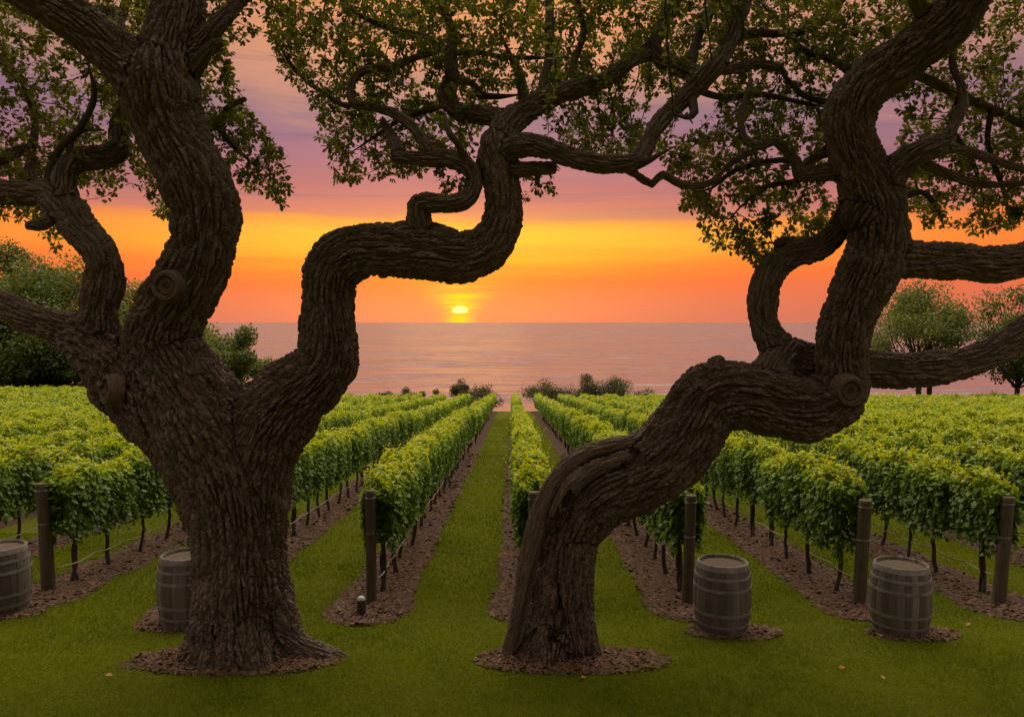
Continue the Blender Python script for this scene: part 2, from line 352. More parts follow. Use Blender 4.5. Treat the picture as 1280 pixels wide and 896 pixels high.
# ------------------------------------------------------------------ terrain, lake
SL, Y1 = .073, 8.5
def sst(x, a, b):
    t = np.clip((np.asarray(x, float) - a) / (b - a), 0, 1); return t * t * (3 - 2 * t)
def edge(x): return 75.5 + 26 * sst(-x, 16, 27) + 14 * sst(x, 34, 42)
def ground(x, y):
    x = np.asarray(x, float); y = np.asarray(y, float)
    d = np.maximum(y - Y1, 0); z = -SL * d
    z = z + .7 * sst(-x, 12, 30) * sst(y, 40, 66)
    z = z + .02 * noise2(x * .35 + 50, y * .35 + 50, 3)
    e = edge(x); z = z - 6.5 * sst(y, e, e + 7) - np.maximum(y - e - 7, 0) * .06
    return z
xs = np.concatenate([np.linspace(-150, -16, 60)[:-1], np.linspace(-16, 16, 130), np.linspace(16, 150, 60)[1:]])
ys = np.concatenate([np.linspace(-25, 5, 16)[:-1], np.linspace(5, 26, 90)[:-1], np.linspace(26, 125, 160)])
gx, gy = np.meshgrid(xs, ys); gz = ground(gx, gy)
i = np.arange(len(ys) - 1)[:, None] * len(xs) + np.arange(len(xs) - 1)[None]
q = np.stack([i, i + 1, i + 1 + len(xs), i + len(xs)], -1).reshape(-1, 4)
tag(mesh_np('ground', np.stack([gx, gy, gz], -1).reshape(-1, 3), [q], M_GROUND, smooth=True), kind='structure', label='sloping mown grass ground under the vineyard')
SEA = -8.6
sx = np.array([-60000, -400, 400, 60000.]); sy = np.array([60, 800, 60000.])
gx, gy = np.meshgrid(sx, sy); i = np.arange(2)[:, None] * 4 + np.arange(3)[None]
q = np.stack([i, i + 1, i + 5, i + 4], -1).reshape(-1, 4)
tag(mesh_np('water', np.stack([gx, gy, gx * 0 + SEA], -1).reshape(-1, 3), [q], M_WATER), kind='structure', label='calm salmon pink lake reaching the horizon')

# ------------------------------------------------------------------ rows
ROWX = {-3: -6.25, -2: -4.0, -1: -1.77, 0: .29, 1: 2.27, 2: 4.41, 3: 6.32}
def rowx(k): return ROWX[k] if k in ROWX else (ROWX[3] + 2.08 * (k - 3) if k > 3 else ROWX[-3] + 2.08 * (k + 3))
ROW0, ROW1 = 10.15, 73.5
ROWS = list(range(-27, 27))
def row_start(k): return 10.8 if k < -2 else 10.15
# mulch strips
def strip_half(k, y):
    y = np.asarray(y, float); s = row_start(k) - (.95 if k <= 0 else .8)
    base = .44 + .12 * np.exp(-(y - s) / 1.5)
    t = np.clip((y - s) / .7, 0, 1)
    return base * np.sqrt(np.clip(1 - (1 - t) ** 2, 0, 1)) + .05 * noise2(y * 1.7, y * 0 + k * 7.3, 5) * t
def mulch_mesh(k):
    s = row_start(k) - (.95 if k <= 0 else .8)
    y = np.concatenate([s + np.linspace(0, 1, 22) ** 1.5 * 1.5, np.linspace(s + 1.7, 30, 110 if abs(k) < 6 else 30), np.linspace(31, ROW1 + 1, 40)])
    h = strip_half(k, y); xc = rowx(k) - .02
    t = np.array([-1.12, -1, -.6, 0, .6, 1, 1.12]); zt = np.array([-.03, .004, .022, .03, .022, .004, -.03])
    X = xc + h[:, None] * t[None] + .03 * noise2(y[:, None] * 5 + t[None] * 3, y[:, None] * 0 + k, 9); Y = y[:, None] + 0 * t[None]
    Z = ground(X, Y) + zt[None] + .008
    n, mm = X.shape; i = np.arange(n - 1)[:, None] * mm + np.arange(mm - 1)[None]
    return np.stack([X, Y, Z], -1).reshape(-1, 3), np.stack([i, i + 1, i + mm + 1, i + mm], -1).reshape(-1, 4)
for k in ROWS:
    if abs(rowx(k)) > 52: continue
    V, q = mulch_mesh(k); tag(mesh_np('mulch_bed', V, [q], M_MULCH, smooth=True), kind='structure', group='mulch beds under the vine rows')

DISCS = []   # (cx, cy, rx, ry) other mulch rings
def mulch_disc(cx, cy, rx, ry, seed, label, up=1.0):
    a = np.linspace(0, 2 * np.pi, 60, endpoint=False); rr = np.array([0, .3, .6, .85, 1, 1.07])
    zt = np.array([.05, .045, .035, .02, .004, -.03])
    wob = 1 + .16 * noise2(np.cos(a) * 2.2 + seed, np.sin(a) * 2.2, seed) + .10 * noise2(np.cos(a) * 7 + seed, np.sin(a) * 7, seed)
    X = cx + rx * rr[:, None] * np.cos(a)[None] * wob; Y = cy + ry * rr[:, None] * np.sin(a)[None] * wob
    Z = ground(X, Y) + zt[:, None] * np.where(zt > 0, up, 1)[:, None] + .006
    i = np.arange(5)[:, None] * 60; j = np.arange(60)[None]; j2 = (j + 1) % 60
    q = np.stack([i + j, i + 60 + j, i + 60 + j2, i + j2], -1).reshape(-1, 4)
    o = mesh_np('mulch_ring', np.stack([X, Y, Z], -1).reshape(-1, 3), [q], M_MULCH, smooth=True)
    tag(o, label, kind='structure'); DISCS.append((cx, cy, rx, ry))

YT = 8.45
def gpt(u, v, Y): p_ = at(u, v, Y); return p_[0], p_[1]
# ------------------------------------------------------------------ oak trees
def crom(P, step):
    P = np.asarray(P, float); n = len(P)
    Q = np.vstack([2 * P[0] - P[1], P, 2 * P[-1] - P[-2]]); out_ = []
    for i in range(n - 1):
        a, b, c, d = Q[i:i + 4]; m_ = max(2, int(np.linalg.norm((c - b)[:3]) / step))
        t = np.linspace(0, 1, m_, endpoint=False)[:, None]
        out_.append(.5 * (2 * b + (c - a) * t + (2 * a - 5 * b + 4 * c - d) * t ** 2 + (3 * b - a - 3 * c + d) * t ** 3))
    out_.append(P[-1:]); o = np.vstack(out_); o[:, 3] = np.maximum(o[:, 3], .004); return o
def px_chain(pts, Y0, step=.09):
    A = []
    for u, v, r, dy in pts:
        p_ = at(u, v, Y0 + dy); A.append([*p_, r * (Y0 + dy) / F])
    return crom(A, step)

import openvdb
def build_trunk(name, chains, cuts, parent, vox=.017, lo=None, hi=None, bare=()):
    """chains: list of (C (n,4), k). Smooth union of tapered capsules, polygonised, with bark coordinates that follow each limb."""
    allp = np.vstack([c for c, k in chains])
    if lo is None: lo = (allp[:, :3] - allp[:, 3:4]).min(0) - .12
    if hi is None: hi = (allp[:, :3] + allp[:, 3:4]).max(0) + .12
    dim = np.ceil((hi - lo) / vox).astype(int)
    BIG = np.float32(.2); G = np.full(dim, BIG, np.float32)
    for C, k in chains:
        mn = (C[:, :3] - C[:, 3:4]).min(0) - .21; mx = (C[:, :3] + C[:, 3:4]).max(0) + .21
        o0 = np.clip(np.floor((mn - lo) / vox).astype(int), 0, dim); o1 = np.clip(np.ceil((mx - lo) / vox).astype(int), 0, dim)
        if (o1 - o0).min() <= 0: continue
        T = np.full(o1 - o0, BIG, np.float32)
        for j in range(len(C) - 1): 
            a, b = C[j], C[j + 1]
            seg_into_w(T, o0, o1, a, b, lo, vox, dim)
        s = tuple(slice(o0[j], o1[j]) for j in range(3)); g_ = G[s]
        if k <= 0: G[s] = np.minimum(g_, T)
        else:
            h_ = np.clip(.5 + .5 * (T - g_) / k, 0, 1); G[s] = np.where(T < BIG * .97, T * (1 - h_) + g_ * h_ - k * h_ * (1 - h_), g_)
    for C, k in cuts:
        mn = (C[:, :3] - C[:, 3:4]).min(0) - .21; mx = (C[:, :3] + C[:, 3:4]).max(0) + .21
        o0 = np.clip(np.floor((mn - lo) / vox).astype(int), 0, dim); o1 = np.clip(np.ceil((mx - lo) / vox).astype(int), 0, dim)
        T = np.full(o1 - o0, BIG, np.float32)
        for j in range(len(C) - 1): seg_into_w(T, o0, o1, C[j], C[j + 1], lo, vox, dim)
        s = tuple(slice(o0[j], o1[j]) for j in range(3)); g_ = G[s]; T = -T
        h_ = np.clip(.5 - .5 * (T - g_) / k, 0, 1); G[s] = np.where(T > -BIG * .97, T * (1 - h_) + g_ * h_ + k * h_ * (1 - h_), g_)
    grid = openvdb.FloatGrid(float(BIG)); grid.copyFromArray(np.ascontiguousarray(G), tolerance=0.0)
    del G
    pts, quads = grid.convertToQuads(0.0)
    pts = pts.astype(np.float64) * vox + lo
    # bark coordinates from the nearest limb
    segs = []
    for ci, (C, k) in enumerate(chains):
        P = C[:, :3]; T = np.gradient(P, axis=0); T /= np.linalg.norm(T, axis=1)[:, None] + 1e-9
        ln = np.concatenate([[0], np.cumsum(np.linalg.norm(np.diff(P, axis=0), axis=1))])
        u = np.cross(T[0], [.3, 1, .2]); u /= np.linalg.norm(u); U = []
        for t_ in T: u = u - t_ * u.dot(t_); u /= np.linalg.norm(u); U.append(u)
        U = np.array(U); W = np.cross(T, U)
        for j in range(0, len(P)): segs.append((P[j], C[j, 3], T[j], U[j], W[j], ln[j], ci))
    SPt = np.array([s[0] for s in segs]); SR = np.array([s[1] for s in segs]); ST = np.array([s[2] for s in segs]); SU = np.array([s[3] for s in segs]); SW = np.array([s[4] for s in segs])
    SLn = np.array([s[5] for s in segs]); SC = np.array([s[6] for s in segs])
    bark = np.zeros_like(pts); rad = np.zeros(len(pts))
    for a in range(0, len(pts), 40000):
        p_ = pts[a:a + 40000]
        D = np.sqrt(((p_[:, None] - SPt[None]) ** 2).sum(-1))
        sc = D - SR[None]; idx = sc.argmin(1)
        d = p_ - SPt[idx]; s_ = SLn[idx] + (d * ST[idx]).sum(1)
        x_ = (d * SU[idx]).sum(1); y_ = (d * SW[idx]).sum(1); r_ = np.sqrt(x_ ** 2 + y_ ** 2) + 1e-6; rr = SR[idx]
        rq = .06 + .72 * np.minimum(rr, .5)
        bark[a:a + 40000] = np.stack([x_ / r_ * rq + SC[idx] * 3.1, y_ / r_ * rq, s_ * .135 + SC[idx] * 1.7], 1)
        rad[a:a + 40000] = np.where(np.isin(SC[idx], bare), .012, rr)
    # gentle lumps
    nrm = np.zeros_like(pts)
    o = mesh_np(name, pts, [quads], M_BARK, parent, {'bark': bark, 'limb': rad}, True)
    me = o.data; nn = np.zeros(len(pts) * 3, np.float32); me.vertices.foreach_get('normal', nn); nn = nn.reshape(-1, 3)
    far_ = int(pts[:, 2].argmin()); out_ok = float((nn[:, 2] * (pts[:, 2] - pts[:, 2].mean())).mean()); print('normals outward', nn[far_], out_ok)
    amp = np.minimum(rad, .35)
    lump = vnoise(pts * 2.6, 11) * .10 + vnoise(pts * 6.0, 12) * .055 + vnoise(bark * np.array([9, 9, 3.]), 13) * .03
    pts2 = pts + nn * (amp * lump)[:, None]
    me.vertices.foreach_set('co', pts2.astype(np.float32).ravel()); me.update()
    md = o.modifiers.new('fine', 'SUBSURF'); md.subdivision_type = 'SIMPLE'; md.levels = 0; md.render_levels = 1
    print(name, len(pts), 'verts')
    return o
def seg_into_w(T, o0, o1, A, B, lo, vox, dim):
    a, b, ra, rb = A[:3], B[:3], A[3], B[3]
    mn = np.minimum(a, b) - max(ra, rb) - .2; mx = np.maximum(a, b) + max(ra, rb) + .2
    i0 = np.clip(np.floor((mn - lo) / vox).astype(int), o0, o1); i1 = np.clip(np.ceil((mx - lo) / vox).astype(int), o0, o1)
    if (i1 - i0).min() <= 0: return
    f4 = np.float32
    X = (lo[0] + np.arange(i0[0], i1[0]) * vox - a[0]).astype(f4)[:, None, None]
    Yy = (lo[1] + np.arange(i0[1], i1[1]) * vox - a[1]).astype(f4)[None, :, None]
    Zz = (lo[2] + np.arange(i0[2], i1[2]) * vox - a[2]).astype(f4)[None, None]
    d = (b - a).astype(f4); dd = f4(d.dot(d) + 1e-9)
    t = np.clip((X * d[0] + Yy * d[1] + Zz * d[2]) / dd, 0, 1)
    D = np.sqrt((X - t * d[0]) ** 2 + (Yy - t * d[1]) ** 2 + (Zz - t * d[2]) ** 2) - (f4(ra) + t * f4(rb - ra))
    s = tuple(slice(i0[j] - o0[j], i1[j] - o0[j]) for j in range(3))
    T[s] = np.minimum(T[s], D)

def poly_in(poly, x, y):
    poly = np.asarray(poly, float); n = len(poly); c_ = np.zeros(len(x), bool); j = n - 1
    for i in range(n):
        xi, yi = poly[i]; xj, yj = poly[j]
        hit = ((yi > y) != (yj > y)) & (x < (xj - xi) * (y - yi) / ((yj - yi) + 1e-12) + xi); c_ ^= hit; j = i
    return c_

def colonise(seeds, att, step=.085, kill=.11, iters=260, g_=None):
    """space colonisation: grows twigs from the limbs towards the leaf points"""
    P = [s for s in seeds]; par = [-1] * len(P)
    NP_ = np.array(P); near_d = np.full(len(att), 1e9); near_i = np.zeros(len(att), int)
    def upd(i0):
        new = np.array(P[i0:])
        D = np.sqrt(((att[:, None] - new[None]) ** 2).sum(-1)) if len(new) * len(att) < 4e7 else None
        if D is None:
            for s in range(0, len(new), 500):
                d = np.sqrt(((att[:, None] - new[None, s:s + 500]) ** 2).sum(-1)); m_ = d.argmin(1); dm = d[np.arange(len(att)), m_]
                b_ = dm < near_d; near_d[b_] = dm[b_]; near_i[b_] = m_[b_] + i0 + s
            return
        m_ = D.argmin(1); dm = D[np.arange(len(att)), m_]; b_ = dm < near_d; near_d[b_] = dm[b_]; near_i[b_] = m_[b_] + i0
    upd(0); alive = near_d > kill
    for it in range(iters):
        if alive.sum() == 0: break
        ai = np.where(alive)[0]; Pn = np.array(P)
        dirs = att[ai] - Pn[near_i[ai]]; dirs /= np.linalg.norm(dirs, axis=1)[:, None] + 1e-9
        acc = np.zeros((len(P), 3)); np.add.at(acc, near_i[ai], dirs)
        grow = np.unique(near_i[ai]); i0 = len(P)
        for gi in grow:
            d = acc[gi]; l_ = np.linalg.norm(d)
            if l_ < .15: d = dirs[np.where(near_i[ai] == gi)[0][0]]; l_ = 1
            d = d / l_ + rng.normal(size=3) * .22 + np.array([0, 0, -.02]); d /= np.linalg.norm(d)
            P.append(Pn[gi] + d * step); par.append(int(gi))
        upd(i0); alive &= near_d > kill
    return np.array(P), np.array(par)

def twig_meshes(P, par, nseed, rtip=.0032, expo=2.35, rmax=.045):
    n = len(P); kids = [[] for _ in range(n)]
    for i in range(nseed, n): kids[par[i]].append(i)
    r = np.full(n, rtip)
    acc = np.zeros(n)
    for i in range(n - 1, nseed - 1, -1):
        r[i] = max(rtip, acc[i] ** (1 / expo)) if acc[i] > 0 else rtip
        acc[par[i]] += r[i] ** expo
    r = np.minimum(r, rmax)
    mb = MB(); done = np.zeros(n, bool)
    # chains: start from each seed child / side branch, follow the thickest child
    stack = [k for s in range(nseed) for k in kids[s]]
    while stack:
        i = stack.pop(); ch = [par[i], i]
        while kids[i]:
            ks = sorted(kids[i], key=lambda q_: -r[q_]); stack.extend(ks[1:]); i = ks[0]; ch.append(i)
        pts = P[ch].copy(); rr = r[ch].copy(); rr[0] = rr[1]
        if len(pts) > 3:
            q_ = pts.copy(); q_[1:-1] = .25 * pts[:-2] + .5 * pts[1:-1] + .25 * pts[2:]; pts = q_
        mb.tube(pts, rr, 6 if rr[0] > .012 else 4)
    return mb, r, kids

def oak_leaves(P, r, kids, nseed, g_, per_tip=15, side=5.0, size=.063):
    pos, dirs = [], []
    for i in range(nseed, len(P)):
        if r[i] > .012: continue
        n_ = per_tip if not kids[i] else g_.poisson(side)
        for _ in range(n_):
            d = g_.normal(size=3); d /= np.linalg.norm(d); pos.append(P[i] + d * g_.uniform(.005, .035)); dirs.append(d + np.array([0, 0, -.15]))
    pos = np.array(pos); dirs = np.array(dirs); n = len(pos)
    nr = g_.normal(size=(n, 3)) * .55 + np.array([0, 0, 1.0])
    sz = size * g_.uniform(.65, 1.3, n)
    tint = np.clip(.4 + .25 * vnoise(pos * 1.3, 21) + g_.normal(size=n) * .16, 0, 1)
    return leaf_mesh(OAK, OAKF, pos, dirs, nr, sz, tint)

def attractors(polys, holes, n, Y0, d0, d1, g_, thin=.0, nz=22):
    """leaf points inside outlines of the crown (px outlines give direction, each point its own depth)"""
    P = np.array([p for pl in polys for p in pl]); x0, y0 = P.min(0); x1, y1 = P.max(0); out_ = []; cnt = 0
    while cnt < n:
        x = g_.uniform(x0, x1, n * 2); y = g_.uniform(y0, y1, n * 2); ok = np.zeros(len(x), bool)
        for pl in polys: ok |= poly_in(pl, x, y)
        for h_ in holes: ok &= ~poly_in(h_, x, y)
        x, y = x[ok], y[ok]; d = g_.uniform(d0, d1, len(x))
        A = np.array([at(a, b, Y0 + c_) for a, b, c_ in zip(x, y, d)])
        if len(A) == 0: continue
        keep = (vnoise(A * 1.9, nz) + .5 * vnoise(A * 4.3, nz + 1)) > thin
        out_.append(A[keep]); cnt += keep.sum()
    return np.vstack(out_)[:n]

def knot(name, u, v, Y, rpx, nrm, parent, cut=False):
    c_ = at(u, v, Y); r = rpx * Y / F
    prof = [(0, -.25), (.22, -.28), (.38, -.10), (.55, .02), (.75, .10), (.92, .02), (1.05, -.25), (1.15, -.7)] if not cut else \
           [(0, -.12), (.25, -.08), (.36, .12), (.6, .10), (.66, .06), (.74, .26), (.9, .34), (1.05, .26), (1.2, -.1), (1.32, -.7)]
    prof = [(0.001 if a == 0 else a, b) for a, b in prof]
    # refine the profile
    pr = np.array(prof); t = np.linspace(0, len(pr) - 1, 40); pr = np.stack([np.interp(t, np.arange(len(pr)), pr[:, i]) for i in (0, 1)], 1) * r
    V, q = lathe(pr, 40)
    n0 = Vector(nrm).normalized(); mt = n0.to_track_quat('Z', 'Y').to_matrix()
    ang = np.arctan2(V[:, 1], V[:, 0]); rr = np.hypot(V[:, 0], V[:, 1])
    V[:, 2] += .008 * vnoise(np.stack([np.cos(ang) * 3, np.sin(ang) * 3, rr * 40], -1), 31) + .006 * np.sin(rr / r * 26) + (.012 if nrm[0] > -.5 else -.012)
    V[:, :2] *= (1 + .08 * noise2(np.cos(ang) * 1.5, np.sin(ang) * 1.5, 33))[:, None]
    W = V @ np.array(mt).T + c_
    bk = np.stack([rr * 1.5, np.cos(ang) * .02, np.sin(ang) * .05 + 5], -1)
    return mesh_np(name, W, [q], M_KNOT, parent, {'bark': bk, 'tint': rr / r * .3}, True)

def gz_at(u, Y): x = at(u, 700, Y)[0]; return float(ground(x, Y))
LX, RX = float(at(303, 820, YT)[0]), float(at(692, 820, YT)[0])
# ---- left oak
left = [
 ([(304,880,84,0),(304,835,76,0),(303,800,64,0),(303,760,58,0),(301,700,56,0),(298,650,57,0),(287,600,64,0),(266,555,66,0),(235,500,60,0),(208,455,50,0),(200,430,45,0),(208,398,42,0),(230,362,40,0),(247,330,39,0),(256,290,39,0),(252,250,41,0),(238,210,41,0),(220,175,41,0),(206,140,41,0),(201,100,42,0)], 0),
 ([(200,120,38,0),(188,103,34,0),(150,72,29,-.05),(110,38,27,-.1),(60,5,26,-.2),(10,-25,25,-.3),(-50,-50,20,-.3),(-120,-60,14,-.2)], .12),
 ([(203,120,40,0),(212,60,32,.1),(222,20,30,.2),(224,-20,28,.3),(214,-80,24,.4),(228,-150,17,.4),(222,-220,9,.5)], .12),
 ([(235,75,20,.1),(262,42,12,.1),(290,12,9,.2),(312,-12,8,.3),(345,-50,6,.5),(400,-90,4,.8)], .08),
 ([(245,85,10,0),(262,62,8,-.1),(273,54,6,-.15)], .05),
 ([(262,575,50,0),(215,525,48,0),(165,480,44,0),(135,448,36,.0),(108,424,30,.05),(70,408,20,.1),(34,395,18,.15),(0,381,17,.2),(-60,372,15,.4),(-120,380,12,.6)], .12),
 ([(185,490,40,-.02),(150,490,30,-.05),(136,488,24,-.07)], .05),
 ([(120,425,26,.0),(122,400,24,0),(124,381,22,0),(131,347,22,0),(126,317,20,0),(103,290,21,.05),(84,262,22,.1),(62,244,18,.15),(34,242,15,.2),(0,240,15,.3),(-50,235,12,.5),(-100,210,8,.7)], .08),
 ([(80,250,17,.1),(82,216,14,.2),(101,199,14,.3),(134,196,14,.4),(149,184,12,.5),(149,165,11,.6),(156,138,11,.7),(165,110,10,.8),(158,70,8,1.0),(150,30,6,1.1),(170,-30,5,1.2)], .07),
 ([(58,250,9,.1),(63,270,8,0),(52,280,8,-.05),(38,282,6,-.1)], .04),
 ([(40,238,10,.25),(38,212,7,.35),(38,188,7,.4),(20,190,8,.4),(-12,203,6,.5),(-50,190,5,.6)], .04),
 ([(38,190,6,.4),(44,160,4.5,.5),(38,130,3.5,.6),(20,90,3,.7)], .03),
 ([(90,205,6,.3),(88,178,4.5,.4),(105,163,4,.5),(130,163,3,.5)], .03),
 ([(60,232,7,.2),(72,190,5,.2),(100,160,4.5,.1),(118,120,4,.1),(110,80,3,.2)], .03),
 ([(150,90,12,.1),(148,50,9,.4),(146,22,7,.6),(125,12,5,.7),(80,8,3.5,.9)], .05),
 ([(240,165,9,.2),(262,157,7,.4),(276,152,6,.5),(283,136,4,.5),(306,124,3,.5)], .04),
 ([(272,155,5,.5),(284,175,3.5,.6),(305,195,3,.6),(320,207,2.2,.5)], .02),
 # right limb: out, up, across, up
 ([(305,640,48,0),(318,580,50,0),(333,535,52,0),(360,500,46,0),(392,474,40,0),(410,445,36,0),(410,400,33,0),(409,360,32,0),(417,333,33,0),(442,315,33,0),(480,313,32,0),(530,314,33,0),(575,320,32,0),(607,312,29,0),(624,285,26,0),(628,255,23,0),(627,230,22,0),(622,203,23,0),(619,182,20,0)], .12),
 ([(620,195,20,0),(636,158,17,.1),(663,134,15,.2),(696,121,13,.3),(723,110,12,.35),(761,97,10,.4),(788,77,9,.5),(815,60,9,.6),(835,20,8,.7),(860,-30,6,.8),(900,-80,4,1)], .07),
 ([(620,205,18,0),(640,186,15,-.1),(667,181,14,-.2),(690,188,13,-.3),(717,198,12.5,-.3),(761,206,12.5,-.3),(798,198,11,-.2),(815,168,10.5,-.1),(835,141,11,0),(862,117,11.5,.1),(885,91,11.5,.1),(906,64,10.5,.2),(919,34,10,.3),(931,0,9,.4),(945,-50,7,.5),(930,-110,5,.6)], .07),
 ([(775,203,8,-.2),(795,218,5,-.2),(815,230,4.5,-.15),(828,218,4.3,-.1),(855,232,4.2,0),(889,228,4.2,.1),(909,208,4,.2),(936,191,3.8,.3),(963,180,3.5,.4),(985,170,2.5,.5)], .03),
 ([(795,206,7,-.2),(812,200,5,-.25),(830,190,3.5,-.3),(847,182,1.5,-.3)], .03),
 ([(625,215,11,-.05),(650,212,9,-.1),(675,211,8.5,-.15),(689,210,8,-.15)], .04),
 ([(815,62,11,.6),(832,76,11,.5),(848,84,10,.4),(875,95,9,.2)], .04),
 ([(720,110,7,.35),(717,80,5,.5),(730,40,4,.6),(722,0,3.5,.7),(735,-50,3,.8)], .03),
 ([(862,118,7,.1),(868,140,6,-.05),(858,147,5,-.1),(842,143,4,-.2)], .03),
 ([(858,142,5,-.1),(866,155,1.5,-.15)], .02),
 ([(890,85,8,.1),(925,86,7,.3),(938,80,6.5,.4),(960,82,6,.5),(975,84,5,.5)], .04),
 ([(895,80,5,.2),(930,45,5,.4),(975,42,5,.6),(1010,38,4.5,.7),(1040,20,4,.9)], .03),
 ([(868,112,5,.1),(905,122,4,.3),(950,118,3.5,.5),(1000,128,3,.6),(1036,135,2.5,.7)], .03),
 ([(862,110,6,.2),(868,60,6,.6),(885,20,6,.8),(905,-20,5,1.0)], .03),
 # the boxy kinked limb and its continuations
 ([(525,300,16,-.05),(525,279,15,-.08),(523,258,14,-.1),(540,254,13,-.12),(560,254,12,-.13),(580,251,12,-.13),(589,240,11,-.12),(592,225,10.5,-.1),(585,209,11,-.1),(562,199,11,-.05),(528,198,10,0),(498,196,9,.05)], .04),
 ([(545,198,9,0),(533,182,7.5,0),(518,161,7,.05),(491,141,6.5,.1),(461,133,6,.15),(442,130,5.5,.2),(438,110,5,.25),(451,90,5,.3),(488,84,5,.4),(518,72,4.8,.5),(549,62,5,.6)], .03),
 ([(500,196,8,.05),(494,180,7,.1),(488,168,6,.2),(478,150,4,.3)], .03),
 ([(585,208,6,-.1),(580,196,4.5,-.15),(571,178,4.5,-.2),(562,167,4.5,-.2),(557,150,5,-.1),(556,140,3,0)], .02),
 ([(622,175,16,.1),(629,151,13,.2),(602,144,11,.35),(572,140,10.5,.45),(558,121,10.5,.5),(565,97,9.5,.55),(564,67,7.5,.6),(566,40,5.5,.7),(555,13,4.5,.8),(545,-30,4,.9)], .06),
 ([(560,100,6,.5),(590,104,5,.6),(599,118,5,.6),(622,121,4,.7),(655,118,3,.8)], .03),
 ([(566,66,4,.6),(600,66,3.5,.8),(636,72,3,.9),(703,72,2.5,1.1)], .02),
 ([(548,62,4,.6),(535,47,4,.7),(502,40,4,.8),(461,25,3.5,.9),(434,7,3,1),(400,-30,2.5,1.1)], .02),
 ([(440,130,4,.2),(428,131,3.5,.2),(387,104,3,.4),(364,81,2.5,.5),(345,50,2,.6)], .02),
 ([(655,128,7,.2),(650,95,6,.4),(640,75,4,.5),(625,40,3,.6)], .03),
 ([(676,120,5,.3),(680,94,5,.5),(686,74,6,.7),(687,30,6,.8),(687,-20,5,1)], .03),
 ([(560,130,4,.5),(530,140,3.5,.6),(500,150,3,.8),(470,170,2.5,1),(440,190,2,1.1)], .02),
 ([(214,-90,18,.3),(260,-150,15,-.8),(330,-180,12,-2),(380,-220,9,-3.2),(420,-260,5,-4.2)], .06),  # this and the next: unseen limbs added to bear the shading canopy
 ([(214,-90,16,.3),(120,-150,13,-.8),(60,-190,10,-2),(0,-230,7,-3.2),(-60,-260,5,-4)], .06),
 # roots
 ([(325,740,36,0),(345,782,28,-.05),(368,805,17,-.1),(398,818,15,-.15),(434,829,10,-.2),(462,838,5,-.25)], .09),
 ([(285,770,34,-.1),(258,806,26,-.2),(232,832,16,-.25),(212,842,8,-.3)], .09),
 ([(310,780,30,-.25),(318,830,26,-.38),(322,850,12,-.5)], .07),
 ([(280,780,28,-.25),(272,840,20,-.4)], .06), ([(330,790,26,.3),(360,815,16,.5)], .06), ([(270,790,26,.3),(240,810,16,.5)], .06),
]
